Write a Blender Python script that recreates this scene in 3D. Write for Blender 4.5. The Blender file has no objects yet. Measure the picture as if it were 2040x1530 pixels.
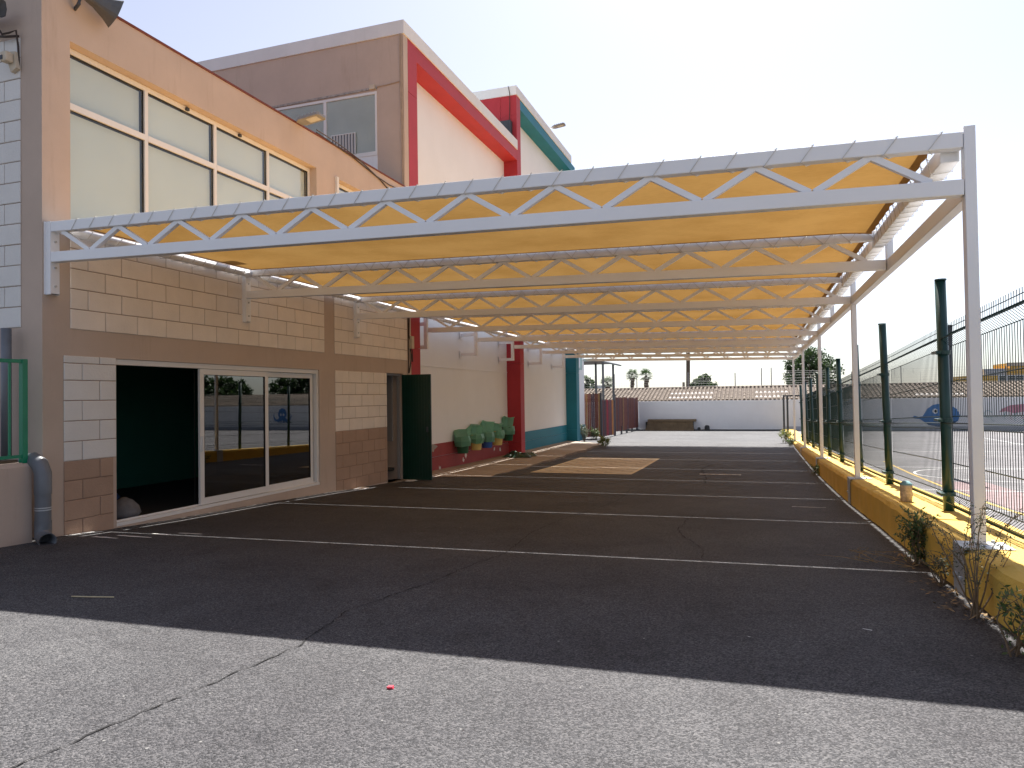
import bpy, math, random
from mathutils import Vector, Matrix

S = bpy.context.scene
C = S.collection
random.seed(7)
D = 1.45            # eye height: all heights below are measured from the eye, D lifts them to the world

# ------------------------------------------------------------------ camera
YAW, PIT, ROL = 0.33025, 0.0188, -0.014816
fw = Vector((-math.sin(YAW), math.cos(YAW), 0)); rt = Vector((math.cos(YAW), math.sin(YAW), 0)); up = Vector((0, 0, 1))
f2 = fw*math.cos(PIT) + up*math.sin(PIT); u2 = up*math.cos(PIT) - fw*math.sin(PIT)
r3 = rt*math.cos(ROL) + u2*math.sin(ROL); u3 = u2*math.cos(ROL) - rt*math.sin(ROL)
cam = bpy.data.cameras.new('camera'); camo = bpy.data.objects.new('camera', cam); C.objects.link(camo)
M = Matrix((( r3.x, u3.x, -f2.x, 0), (r3.y, u3.y, -f2.y, 0), (r3.z, u3.z, -f2.z, D), (0, 0, 0, 1)))
camo.matrix_world = M
cam.sensor_width = 36; cam.lens = 36*1417.975/2040; cam.clip_end = 3000; cam.clip_start = 0.05
S.camera = camo
S.render.resolution_x, S.render.resolution_y = 1024, 768

# ------------------------------------------------------------------ sky, sun, exposure
TOSUN = Vector((-0.006, 0.72, 1.0)).normalized()
w = bpy.data.worlds.new('World'); S.world = w; w.use_nodes = True
nt = w.node_tree; bg = nt.nodes['Background']
sky = nt.nodes.new('ShaderNodeTexSky'); sky.sky_type = 'NISHITA'; sky.sun_disc = False
sky.sun_elevation = math.asin(TOSUN.z); sky.sun_rotation = math.atan2(TOSUN.x, TOSUN.y)
sky.air_density = 1.0; sky.dust_density = 1.0; sky.ozone_density = 4.0; sky.altitude = 50
hz_ = nt.nodes.new('ShaderNodeHueSaturation'); hz_.inputs['Saturation'].default_value = 0.54; hz_.inputs['Hue'].default_value = 0.515
nt.links.new(sky.outputs[0], hz_.inputs['Color']); nt.links.new(hz_.outputs[0], bg.inputs[0]); bg.inputs[1].default_value = 0.065
sun = bpy.data.lights.new('sun', 'SUN'); sun.energy = 4.5; sun.angle = math.radians(0.5); sun.color = (1, 0.965, 0.91)
suno = bpy.data.objects.new('sun', sun); C.objects.link(suno)
suno.rotation_euler = TOSUN.to_track_quat('Z', 'Y').to_euler(); suno.location = (0, 20, 40)
vs = S.view_settings; vs.view_transform = 'Standard'; vs.look = 'None'; vs.exposure = 1.52; vs.gamma = 1.0; vs.use_curve_mapping = False

# ------------------------------------------------------------------ materials
MATS = {}
def pmat(name, col, rough=0.65, var=0.10, scale=2.0, bump=0.0, bscale=60.0, metal=0.0, spec=0.3, stain=0.0, stain_col=(.2, .16, .12), objvar=0.0, dirt=0.0):
    m = bpy.data.materials.new(name); m.use_nodes = True; n = m.node_tree.nodes; l = m.node_tree.links
    b = n['Principled BSDF']; b.inputs['Roughness'].default_value = rough; b.inputs['Metallic'].default_value = metal
    b.inputs['Specular IOR Level'].default_value = spec
    geo = n.new('ShaderNodeNewGeometry')
    nz = n.new('ShaderNodeTexNoise'); nz.inputs['Scale'].default_value = scale; nz.inputs['Detail'].default_value = 6; nz.inputs['Roughness'].default_value = .6
    l.new(geo.outputs['Position'], nz.inputs['Vector'])
    rmp = n.new('ShaderNodeValToRGB'); c = Vector(col)
    rmp.color_ramp.elements[0].position = .28; rmp.color_ramp.elements[1].position = .72
    rmp.color_ramp.elements[0].color = (*(c*(1-var)), 1); rmp.color_ramp.elements[1].color = (*[min(1, v*(1+var)) for v in c], 1)
    l.new(nz.outputs[0], rmp.inputs[0]); out = rmp.outputs[0]
    if stain > 0:
        mp = n.new('ShaderNodeMapping'); mp.inputs['Scale'].default_value = (2.2, 2.2, .25); l.new(geo.outputs['Position'], mp.inputs[0])
        n2 = n.new('ShaderNodeTexNoise'); n2.inputs['Scale'].default_value = 2.2; n2.inputs['Detail'].default_value = 8; n2.inputs['Roughness'].default_value = .7
        l.new(mp.outputs[0], n2.inputs['Vector'])
        r2 = n.new('ShaderNodeValToRGB'); r2.color_ramp.elements[0].position = .56; r2.color_ramp.elements[1].position = .78
        r2.color_ramp.elements[0].color = (0, 0, 0, 1); r2.color_ramp.elements[1].color = (stain, stain, stain, 1)
        l.new(n2.outputs[0], r2.inputs[0])
        mx = n.new('ShaderNodeMixRGB'); mx.inputs[2].default_value = (*stain_col, 1); l.new(r2.outputs[0], mx.inputs[0]); l.new(out, mx.inputs[1]); out = mx.outputs[0]
    if objvar > 0:
        oi = n.new('ShaderNodeObjectInfo'); mr = n.new('ShaderNodeMapRange'); mr.inputs[3].default_value = 1-objvar; mr.inputs[4].default_value = 1+objvar
        l.new(oi.outputs['Random'], mr.inputs[0]); hv = n.new('ShaderNodeHueSaturation'); l.new(mr.outputs[0], hv.inputs['Value']); l.new(out, hv.inputs['Color']); out = hv.outputs[0]
    l.new(out, b.inputs['Base Color'])
    if bump > 0:
        n3 = n.new('ShaderNodeTexNoise'); n3.inputs['Scale'].default_value = bscale; n3.inputs['Detail'].default_value = 4
        l.new(geo.outputs['Position'], n3.inputs['Vector'])
        bp = n.new('ShaderNodeBump'); bp.inputs['Strength'].default_value = bump; bp.inputs['Distance'].default_value = .01
        l.new(n3.outputs[0], bp.inputs['Height']); l.new(bp.outputs[0], b.inputs['Normal'])
    MATS[name] = m
    return m

pmat('peach_render', (.51, .40, .325), .8, .07, 1.3, .25, 90, stain=.5, stain_col=(.36, .265, .20))
pmat('cream_block', (.80, .71, .62), .75, .05, 3, .5, 45, objvar=.035, stain=.12, stain_col=(.5, .42, .33))
pmat('white_block', (.70, .68, .65), .75, .04, 3, .5, 45, objvar=.03, stain=.1, stain_col=(.5, .47, .43))
pmat('brown_block', (.40, .27, .195), .8, .07, 3, .5, 45, objvar=.05)
pmat('cream_render', (.79, .795, .79), .8, .03, .9, .15, 90, stain=.10, stain_col=(.55, .48, .41))
pmat('white_render', (.78, .78, .78), .8, .04, .8, .15, 60, stain=.22, stain_col=(.50, .49, .47))
pmat('fascia_white', (.70, .70, .69), .75, .05, 1.2, .1, 60, stain=.25, stain_col=(.45, .44, .42))
pmat('red_paint', (.40, .035, .045), .6, .08, 1.5, .15, 80, stain=.2, stain_col=(.30, .06, .07))
pmat('red_base', (.30, .055, .055), .7, .12, 2.5, .2, 60, stain=.35, stain_col=(.22, .07, .06))
pmat('teal_paint', (.015, .17, .24), .6, .08, 1.5, .15, 80, stain=.15, stain_col=(.02, .10, .14))
pmat('coping', (.16, .045, .03), .7, .2, 6)
pmat('white_steel', (.82, .82, .83), .38, .03, 2.0, spec=.45, stain=.06, stain_col=(.55, .54, .52))
pmat('galv_steel', (.52, .53, .54), .4, .12, 9, metal=.5)
pmat('alu_white', (.72, .70, .67), .45, .03, 3, spec=.4)
pmat('gasket', (.02, .02, .02), .5)
pmat('blind', (.78, .83, .84), .85, .05, .9, objvar=.05)
pmat('rope', (.62, .60, .56), .7, .1, 30)
pmat('hem', (.42, .22, .06), .9, .1, 20)
pmat('concrete', (.36, .30, .245), .85, .12, 1.6, .5, 70, stain=.3, stain_col=(.24, .2, .165))
pmat('concrete_edge', (.22, .17, .13), .9, .3, 9, .9, 40)
pmat('curb_yellow', (.70, .45, .085), .75, .12, 2.2, .6, 55, stain=.35, stain_col=(.42, .28, .09))
pmat('mark_white', (.72, .72, .70), .8, .2, 25)
pmat('mark_yellow', (.62, .43, .13), .8, .2, 20)
pmat('green_pvc', (.012, .05, .045), .38, .15, 4, spec=.5)
pmat('green_wire', (.010, .034, .030), .45, .1, 4, spec=.4)
pmat('green_rail', (.0, .20, .10), .35, .08, 4, spec=.5)
pmat('door_green', (.003, .032, .021), .33, .1, 6, spec=.5)
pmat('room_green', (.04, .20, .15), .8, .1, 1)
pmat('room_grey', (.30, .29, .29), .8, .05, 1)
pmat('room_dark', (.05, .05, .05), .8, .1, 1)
pmat('pipe_grey', (.15, .16, .175), .42, .12, 5, spec=.5, stain=.3, stain_col=(.25, .25, .25))
pmat('horn_grey', (.13, .125, .12), .5, .12, 8)
pmat('device_cream', (.55, .47, .36), .6, .1, 10)
pmat('dark_metal', (.05, .055, .065), .5, .15, 6, spec=.4)
pmat('lamp_grey', (.22, .22, .225), .45, .1, 8)
pmat('lamp_glass', (.50, .50, .46), .2, .05, 30, spec=.6)
pmat('cable', (.05, .035, .03), .6, .2, 10)
pmat('conduit', (.40, .30, .22), .6, .1, 8)
pmat('bin_green', (.02, .10, .05), .45, .1, 6, spec=.4)
pmat('bin_yellow', (.62, .48, .16), .45, .08, 6, spec=.4)
pmat('bin_blue', (.03, .10, .34), .45, .08, 6, spec=.4)
pmat('tarp', (.012, .045, .022), .4, .3, 9, spec=.5)
pmat('rust_wood', (.16, .055, .04), .75, .25, 6, .3, 40, objvar=.3)
pmat('plank_red', (.30, .02, .035), .7, .2, 6, objvar=.2)
pmat('plank_orange', (.42, .15, .03), .7, .2, 6, objvar=.2)
pmat('plank_purple', (.10, .055, .075), .75, .2, 6, objvar=.3)
pmat('plank_ochre', (.24, .13, .05), .75, .2, 6, objvar=.3)
pmat('bench_brown', (.21, .15, .09), .85, .15, 3, .3, 30, objvar=.1)
pmat('tile', (.18, .14, .108), .85, .4, 5.5, .4, 18, stain=.4, stain_col=(.15, .12, .10))
pmat('tile_pale', (.55, .51, .47), .85, .12, 6)
pmat('bark', (.10, .075, .055), .9, .3, 9, .6, 30)
pmat('palm_thatch', (.14, .09, .055), .9, .3, 6)
pmat('twig', (.20, .14, .085), .85, .25, 12)
pmat('dry_leaf', (.30, .20, .10), .85, .3, 20)
pmat('ochre_house', (.62, .36, .06), .8, .06, .4)
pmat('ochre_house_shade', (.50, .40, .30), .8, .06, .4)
pmat('grey_house', (.40, .41, .44), .8, .06, .4)
pmat('house_glass', (.03, .035, .045), .15, .1, 1, spec=.6)
pmat('mural_blue', (.075, .20, .46), .8, .12, 3)
pmat('mural_dark', (.02, .07, .22), .8, .12, 3)
pmat('mural_white', (.75, .75, .75), .8, .05, 3)
pmat('mural_black', (.02, .02, .02), .8, .1, 3)
pmat('mural_pink', (.50, .25, .30), .8, .2, 3)
pmat('mural_teal', (.20, .36, .38), .8, .2, 3)
pmat('mural_base', (.42, .43, .47), .8, .12, 1)
pmat('mottled_tan', (.52, .40, .26), .7, .4, 28)
pmat('grey_cloth', (.17, .17, .18), .8, .2, 10)
pmat('blue_plastic', (.03, .06, .16), .5, .2, 6)
pmat('red_bit', (.6, .05, .08), .6, .1, 30)
pmat('straw', (.55, .46, .28), .8, .2, 30)
pmat('plaster_patch', (.34, .31, .28), .95, .35, 14, .8, 30)
pmat('efflorescence', (.62, .60, .57), .9, .1, 14)
pmat('lichen_white', (.62, .61, .58), .9, .25, 18)

def leafmat(name, c1, c2, trans=.35):
    m = bpy.data.materials.new(name); m.use_nodes = True; n = m.node_tree.nodes; l = m.node_tree.links
    n.remove(n['Principled BSDF']); out = n['Material Output']
    geo = n.new('ShaderNodeNewGeometry'); rp = n.new('ShaderNodeValToRGB')
    rp.color_ramp.elements[0].color = (*c1, 1); rp.color_ramp.elements[1].color = (*c2, 1)
    l.new(geo.outputs['Random Per Island'], rp.inputs[0])
    d = n.new('ShaderNodeBsdfPrincipled'); d.inputs['Roughness'].default_value = .5; d.inputs['Specular IOR Level'].default_value = .35
    t = n.new('ShaderNodeBsdfTranslucent'); mx = n.new('ShaderNodeMixShader'); mx.inputs[0].default_value = trans
    l.new(rp.outputs[0], d.inputs['Base Color']); l.new(rp.outputs[0], t.inputs['Color'])
    l.new(d.outputs[0], mx.inputs[1]); l.new(t.outputs[0], mx.inputs[2]); l.new(mx.outputs[0], out.inputs[0])
    MATS[name] = m
leafmat('leaf_dark', (.018, .042, .012), (.06, .105, .03))
leafmat('leaf_palm', (.03, .06, .02), (.08, .13, .045))
leafmat('leaf_weed', (.05, .10, .03), (.16, .21, .08))
leafmat('leaf_grey', (.05, .075, .045), (.13, .16, .10))
leafmat('grass', (.10, .15, .03), (.28, .30, .10))

def sailmat():
    m = bpy.data.materials.new('sail'); m.use_nodes = True; n = m.node_tree.nodes; l = m.node_tree.links
    n.remove(n['Principled BSDF']); out = n['Material Output']
    geo = n.new('ShaderNodeNewGeometry')
    nz = n.new('ShaderNodeTexNoise'); nz.inputs['Scale'].default_value = 1.2; nz.inputs['Detail'].default_value = 5; l.new(geo.outputs['Position'], nz.inputs['Vector'])
    mp = n.new('ShaderNodeMapping'); mp.inputs['Scale'].default_value = (14, 220, 1); l.new(geo.outputs['Position'], mp.inputs[0])
    nw = n.new('ShaderNodeTexNoise'); nw.inputs['Scale'].default_value = 1.0; nw.inputs['Detail'].default_value = 3; l.new(mp.outputs[0], nw.inputs['Vector'])
    mxn = n.new('ShaderNodeMath'); mxn.operation = 'MULTIPLY_ADD'; mxn.inputs[1].default_value = .7; l.new(nw.outputs[0], mxn.inputs[0]); l.new(nz.outputs[0], mxn.inputs[2])
    r1 = n.new('ShaderNodeValToRGB'); r1.color_ramp.elements[0].position = .62; r1.color_ramp.elements[1].position = 1.0
    r1.color_ramp.elements[0].color = (.52, .285, .080, 1); r1.color_ramp.elements[1].color = (.66, .385, .125, 1)
    l.new(mxn.outputs[0], r1.inputs[0])
    d = n.new('ShaderNodeBsdfDiffuse'); t = n.new('ShaderNodeBsdfTranslucent'); mx = n.new('ShaderNodeMixShader'); mx.inputs[0].default_value = .145
    l.new(r1.outputs[0], d.inputs[0]); l.new(r1.outputs[0], t.inputs[0]); l.new(d.outputs[0], mx.inputs[1]); l.new(t.outputs[0], mx.inputs[2])
    l.new(mx.outputs[0], out.inputs[0]); MATS['sail'] = m
sailmat()
def glassmat(name, tint, refl=1.0, f0=.06):
    m = bpy.data.materials.new(name); m.use_nodes = True; n = m.node_tree.nodes; l = m.node_tree.links
    n.remove(n['Principled BSDF']); out = n['Material Output']
    tr = n.new('ShaderNodeBsdfTransparent'); tr.inputs[0].default_value = (*tint, 1)
    g = n.new('ShaderNodeBsdfGlossy'); g.inputs['Roughness'].default_value = .01; g.inputs['Color'].default_value = (refl, refl, refl, 1)
    lw = n.new('ShaderNodeLayerWeight'); lw.inputs['Blend'].default_value = .5
    pw = n.new('ShaderNodeMath'); pw.operation = 'POWER'; pw.inputs[1].default_value = 4.0; l.new(lw.outputs['Facing'], pw.inputs[0])
    fr = n.new('ShaderNodeMath'); fr.operation = 'MULTIPLY_ADD'; fr.inputs[1].default_value = 1-f0; fr.inputs[2].default_value = f0; l.new(pw.outputs[0], fr.inputs[0])
    mx = n.new('ShaderNodeMixShader'); l.new(fr.outputs[0], mx.inputs[0]); l.new(tr.outputs[0], mx.inputs[1]); l.new(g.outputs[0], mx.inputs[2])
    l.new(mx.outputs[0], out.inputs[0]); MATS[name] = m
glassmat('glass', (.90, .92, .90), 1.0, .04)
glassmat('glass_tinted', (.22, .26, .24), 1.0, .13)
def bagmat():
    m = bpy.data.materials.new('bag_green'); m.use_nodes = True; n = m.node_tree.nodes; l = m.node_tree.links
    b = n['Principled BSDF']; out = n['Material Output']; b.inputs['Base Color'].default_value = (.17, .42, .28, 1); b.inputs['Roughness'].default_value = .3
    geo = n.new('ShaderNodeNewGeometry'); nz = n.new('ShaderNodeTexNoise'); nz.inputs['Scale'].default_value = 14; nz.inputs['Detail'].default_value = 5
    l.new(geo.outputs['Position'], nz.inputs['Vector']); bp = n.new('ShaderNodeBump'); bp.inputs['Strength'].default_value = .8; bp.inputs['Distance'].default_value = .03
    l.new(nz.outputs[0], bp.inputs['Height']); l.new(bp.outputs[0], b.inputs['Normal'])
    t = n.new('ShaderNodeBsdfTranslucent'); t.inputs[0].default_value = (.30, .65, .45, 1); mx = n.new('ShaderNodeMixShader'); mx.inputs[0].default_value = .45
    l.new(b.outputs[0], mx.inputs[1]); l.new(t.outputs[0], mx.inputs[2]); l.new(mx.outputs[0], out.inputs[0]); MATS['bag_green'] = m
bagmat()
def asphaltmat(name, base, hi, grain=1.0):
    m = bpy.data.materials.new(name); m.use_nodes = True; n = m.node_tree.nodes; l = m.node_tree.links
    b = n['Principled BSDF']; b.inputs['Roughness'].default_value = .72; b.inputs['Specular IOR Level'].default_value = .22
    geo = n.new('ShaderNodeNewGeometry')
    vo = n.new('ShaderNodeTexVoronoi'); vo.inputs['Scale'].default_value = 125; l.new(geo.outputs['Position'], vo.inputs['Vector'])
    sep = n.new('ShaderNodeSeparateColor'); l.new(vo.outputs['Color'], sep.inputs[0])
    r1 = n.new('ShaderNodeValToRGB'); e = r1.color_ramp.elements
    e[0].position = 0; e[0].color = (*[v*.45 for v in base], 1); e[1].position = 1; e[1].color = (*hi, 1)
    mid = r1.color_ramp.elements.new(.45); mid.color = (*base, 1)
    l.new(sep.outputs[0], r1.inputs[0])
    big = n.new('ShaderNodeTexNoise'); big.inputs['Scale'].default_value = .55; big.inputs['Detail'].default_value = 7; big.inputs['Roughness'].default_value = .62; l.new(geo.outputs['Position'], big.inputs['Vector'])
    r2 = n.new('ShaderNodeValToRGB'); r2.color_ramp.elements[0].position = .33; r2.color_ramp.elements[1].position = .68
    r2.color_ramp.elements[0].color = (.72, .69, .70, 1); r2.color_ramp.elements[1].color = (1.12, 1.1, 1.08, 1); l.new(big.outputs[0], r2.inputs[0])
    mu = n.new('ShaderNodeMixRGB'); mu.blend_type = 'MULTIPLY'; mu.inputs[0].default_value = 1; l.new(r1.outputs[0], mu.inputs[1]); l.new(r2.outputs[0], mu.inputs[2])
    st = n.new('ShaderNodeTexNoise'); st.inputs['Scale'].default_value = 1.7; st.inputs['Detail'].default_value = 9; st.inputs['Roughness'].default_value = .68; st.inputs['Distortion'].default_value = .8; l.new(geo.outputs['Position'], st.inputs['Vector'])
    rs = n.new('ShaderNodeValToRGB'); rs.color_ramp.elements[0].position = .36; rs.color_ramp.elements[1].position = .50; rs.color_ramp.elements[0].color = (.66, .65, .66, 1); rs.color_ramp.elements[1].color = (1, 1, 1, 1); l.new(st.outputs[0], rs.inputs[0])
    e3 = rs.color_ramp.elements.new(.74); e3.color = (1.22, 1.2, 1.17, 1)
    mu0 = mu; mu = n.new('ShaderNodeMixRGB'); mu.blend_type = 'MULTIPLY'; mu.inputs[0].default_value = .5; l.new(mu0.outputs[0], mu.inputs[1]); l.new(rs.outputs[0], mu.inputs[2])
    # scattered pale grit and dark spots
    v2 = n.new('ShaderNodeTexVoronoi'); v2.inputs['Scale'].default_value = 7; l.new(geo.outputs['Position'], v2.inputs['Vector'])
    r3_ = n.new('ShaderNodeValToRGB'); r3_.color_ramp.elements[0].position = .035; r3_.color_ramp.elements[0].color = (.55, .55, .55, 1); r3_.color_ramp.elements[1].position = .06; r3_.color_ramp.elements[1].color = (0, 0, 0, 1)
    l.new(v2.outputs['Distance'], r3_.inputs[0])
    mx = n.new('ShaderNodeMixRGB'); l.new(r3_.outputs[0], mx.inputs[0]); l.new(mu.outputs[0], mx.inputs[1]); mx.inputs[2].default_value = (.34, .33, .31, 1)
    l.new(mx.outputs[0], b.inputs['Base Color'])
    nb = n.new('ShaderNodeTexNoise'); nb.inputs['Scale'].default_value = 150; nb.inputs['Detail'].default_value = 3; l.new(geo.outputs['Position'], nb.inputs['Vector'])
    ad = n.new('ShaderNodeMath'); ad.operation = 'SUBTRACT'; l.new(nb.outputs[0], ad.inputs[0]); l.new(vo.outputs['Distance'], ad.inputs[1])
    bp = n.new('ShaderNodeBump'); bp.inputs['Strength'].default_value = .75*grain; bp.inputs['Distance'].default_value = .006
    l.new(ad.outputs[0], bp.inputs['Height']); l.new(bp.outputs[0], b.inputs['Normal']); MATS[name] = m
asphaltmat('asphalt', (.062, .063, .068), (.145, .143, .146))
asphaltmat('court_surface', (.17, .165, .17), (.27, .26, .265), .5)
def boardmat():
    m = bpy.data.materials.new('board_paint'); m.use_nodes = True; n = m.node_tree.nodes; l = m.node_tree.links
    b = n['Principled BSDF']; b.inputs['Roughness'].default_value = .8
    geo = n.new('ShaderNodeNewGeometry'); mp = n.new('ShaderNodeMapping'); mp.inputs['Scale'].default_value = (1.0, 1.0, 0); l.new(geo.outputs['Position'], mp.inputs[0])
    ck = n.new('ShaderNodeTexChecker'); ck.inputs['Scale'].default_value = 2.6; l.new(mp.outputs[0], ck.inputs[0])
    ck.inputs[1].default_value = (.60, .53, .41, 1); ck.inputs[2].default_value = (.42, .34, .24, 1)
    nz = n.new('ShaderNodeTexNoise'); nz.inputs['Scale'].default_value = 3; nz.inputs['Detail'].default_value = 8; l.new(geo.outputs['Position'], nz.inputs['Vector'])
    r = n.new('ShaderNodeValToRGB'); r.color_ramp.elements[0].position = .4; r.color_ramp.elements[1].position = .66; r.color_ramp.elements[1].color = (.85, .85, .85, 1); l.new(nz.outputs[0], r.inputs[0])
    mx = n.new('ShaderNodeMixRGB'); l.new(r.outputs[0], mx.inputs[0]); l.new(ck.outputs[0], mx.inputs[1]); mx.inputs[2].default_value = (.60, .53, .41, 1)
    l.new(mx.outputs[0], b.inputs['Base Color']); MATS['board_paint'] = m
boardmat()

# ------------------------------------------------------------------ helpers
def wloc(o):
    v = Vector((0, 0, 0))
    while o is not None:
        v += o.location; o = o.parent
    return v
class MB:
    def __init__(s): s.v = []; s.f = []; s.sm = False
    def box(s, x0, x1, y0, y1, z0, z1):
        i = len(s.v)
        for z in (z0, z1):
            s.v += [(x0, y0, z), (x1, y0, z), (x1, y1, z), (x0, y1, z)]
        s.f += [(i, i+3, i+2, i+1), (i+4, i+5, i+6, i+7), (i, i+1, i+5, i+4), (i+1, i+2, i+6, i+5), (i+2, i+3, i+7, i+6), (i+3, i, i+4, i+7)]
        return s
    def beam(s, a, b, wd, ht, upv=(0, 0, 1)):
        a = Vector(a); b = Vector(b); d = (b-a).normalized(); u = Vector(upv); r = d.cross(u)
        if r.length < 1e-4: r = d.cross(Vector((1, 0, 0)))
        r.normalize(); u = r.cross(d).normalized(); i = len(s.v)
        for p in (a, b):
            for q in ((-1, -1), (1, -1), (1, 1), (-1, 1)):
                s.v.append(tuple(p + r*(q[0]*wd/2) + u*(q[1]*ht/2)))
        s.f += [(i, i+1, i+2, i+3), (i+7, i+6, i+5, i+4), (i, i+4, i+5, i+1), (i+1, i+5, i+6, i+2), (i+2, i+6, i+7, i+3), (i+3, i+7, i+4, i)]
        return s
    def tube(s, pts, r, n=6, caps=True):
        pts = [Vector(p) for p in pts]; rr = r if isinstance(r, (list, tuple)) else [r]*len(pts)
        ref = Vector((.31, .17, .93)).normalized(); i0 = len(s.v)
        for k, p in enumerate(pts):
            d = (pts[min(k+1, len(pts)-1)] - pts[max(k-1, 0)])
            if d.length < 1e-9: d = Vector((0, 0, 1))
            d.normalize(); a = d.cross(ref)
            if a.length < 1e-3: a = d.cross(Vector((1, 0, 0)))
            a.normalize(); b = d.cross(a)
            for j in range(n):
                t = 2*math.pi*j/n; s.v.append(tuple(p + (a*math.cos(t) + b*math.sin(t))*rr[k]))
        for k in range(len(pts)-1):
            for j in range(n):
                a0 = i0+k*n+j; a1 = i0+k*n+(j+1) % n
                s.f.append((a0, a1, a1+n, a0+n))
        if caps:
            s.f.append(tuple(i0+j for j in reversed(range(n)))); s.f.append(tuple(i0+(len(pts)-1)*n+j for j in range(n)))
        return s
    def quad(s, *p):
        i = len(s.v); s.v += [tuple(q) for q in p]; s.f.append(tuple(range(i, i+len(p)))); return s
    def prism(s, poly, axis, a0, a1):
        # poly: 2D points; axis: 0 x,1 y,2 z extrude from a0 to a1
        i = len(s.v); n = len(poly)
        for a in (a0, a1):
            for (p, q) in poly:
                s.v.append((a, p, q) if axis == 0 else (p, a, q) if axis == 1 else (p, q, a))
        s.f.append(tuple(i+j for j in reversed(range(n)))); s.f.append(tuple(i+n+j for j in range(n)))
        for j in range(n):
            k = (j+1) % n; s.f.append((i+j, i+k, i+n+k, i+n+j))
        return s
    def lathe(s, c, prof, n=16):
        i0 = len(s.v)
        for (r, z) in prof:
            for j in range(n):
                t = 2*math.pi*j/n; s.v.append((c[0]+r*math.cos(t), c[1]+r*math.sin(t), c[2]+z))
        for k in range(len(prof)-1):
            for j in range(n):
                a0 = i0+k*n+j; a1 = i0+k*n+(j+1) % n; s.f.append((a0, a1, a1+n, a0+n))
        return s
    def grid(s, P, nu, nv):
        i0 = len(s.v)
        for a in range(nu+1):
            for b in range(nv+1): s.v.append(tuple(P(a/nu, b/nv)))
        for a in range(nu):
            for b in range(nv):
                k = i0+a*(nv+1)+b; s.f.append((k, k+nv+1, k+nv+2, k+1))
        return s
    def build(s, name, mat, parent=None, smooth=False, bevel=0):
        me = bpy.data.meshes.new(name)
        off = wloc(parent) if parent is not None else Vector((0, 0, 0))
        me.from_pydata([(x-off.x, y-off.y, z+D-off.z) for x, y, z in s.v], [], s.f)
        me.materials.append(MATS[mat])
        if smooth:
            me.polygons.foreach_set('use_smooth', [True]*len(me.polygons))
        me.update(); o = bpy.data.objects.new(name, me); C.objects.link(o)
        if parent is not None: o.parent = parent
        if bevel:
            md = o.modifiers.new('bevel', 'BEVEL'); md.width = bevel; md.segments = 2; md.limit_method = 'ANGLE'
        return o
def tag(o, label=None, cat=None, group=None, kind=None):
    if label: o['label'] = label
    if cat: o['category'] = cat
    if group: o['group'] = group
    if kind: o['kind'] = kind
    return o
def thing(name, x, y, z, label, cat, group=None):
    o = bpy.data.objects.new(name, None); C.objects.link(o); o.location = (x, y, z+D); o.empty_display_size = .2
    return tag(o, label, cat, group)
def jit(a): return random.uniform(-a, a)
def lerp(t, tab):
    if t <= tab[0][0]: return tab[0][1]
    for (a, va), (b, vb) in zip(tab, tab[1:]):
        if t <= b: return va+(vb-va)*(t-a)/(b-a)
    return tab[-1][1]

# ------------------------------------------------------------------ ground
GT = [(-60, -.9), (-8, -1.2), (0, -1.32), (4, -1.43), (6, -1.51), (7, -1.57), (10, -1.70), (13, -1.85), (17, -1.985), (20, -2.055), (25, -2.115), (30, -2.165), (47.5, -2.30), (3000, -2.3)]
def G0(x, y):
    cx = max(0, min(1, (1.5-x)/9.4)); cy = lerp(y, [(-8, 1), (8, 1), (12, 0)])
    return lerp(y, GT) - .055*cx*cy
gx = [-900, -200, -60, -30, -16, -12, -10, -8] + [-7.5+.5*i for i in range(20)] + [3, 5, 8, 12, 16, 22, 30, 60, 200, 900]
gy = [-400, -120, -60, -20, -8, -4, -2] + [0+.5*i for i in range(72)] + [38, 40, 43, 47.5, 52, 60, 80, 120, 250, 600, 1400, 2500]
def G(x, y):
    i = max(0, min(len(gx)-2, next((k for k in range(len(gx)-1) if x <= gx[k+1]), len(gx)-2)))
    j = max(0, min(len(gy)-2, next((k for k in range(len(gy)-1) if y <= gy[k+1]), len(gy)-2)))
    u = (x-gx[i])/(gx[i+1]-gx[i]); v = (y-gy[j])/(gy[j+1]-gy[j])
    return (1-u)*(1-v)*G0(gx[i], gy[j])+u*(1-v)*G0(gx[i+1], gy[j])+(1-u)*v*G0(gx[i], gy[j+1])+u*v*G0(gx[i+1], gy[j+1])
m = MB()
for x in gx:
    for y in gy: m.v.append((x, y, G0(x, y)))
ny = len(gy)
for i in range(len(gx)-1):
    for j in range(ny-1): m.f.append((i*ny+j, (i+1)*ny+j, (i+1)*ny+j+1, i*ny+j+1))
ground = tag(m.build('ground', 'asphalt', smooth=True), 'dark worn asphalt yard', kind='structure')

def ribbon(pts, wd, lift, jitw=0.0):
    mm = MB(); L = []
    for k, (x, y) in enumerate(pts):
        a = pts[max(0, k-1)]; b = pts[min(len(pts)-1, k+1)]; dx, dy = b[0]-a[0], b[1]-a[1]; l_ = math.hypot(dx, dy) or 1
        w_ = wd*(1+jit(jitw)); L.append(((x-dy/l_*w_/2, y+dx/l_*w_/2), (x+dy/l_*w_/2, y-dx/l_*w_/2)))
    for (a, b), (c, d) in zip(L, L[1:]):
        mm.quad(*[(p[0], p[1], G(*p)+lift) for p in (b, d, c, a)])
    return mm
def wiggly(pts, step, amp):
    out = []
    for a, b in zip(pts, pts[1:]):
        n = max(1, int(math.dist(a, b)/step))
        for k in range(n): out.append((a[0]+(b[0]-a[0])*k/n+jit(amp), a[1]+(b[1]-a[1])*k/n+jit(amp)))
    return out+[pts[-1]]
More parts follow.
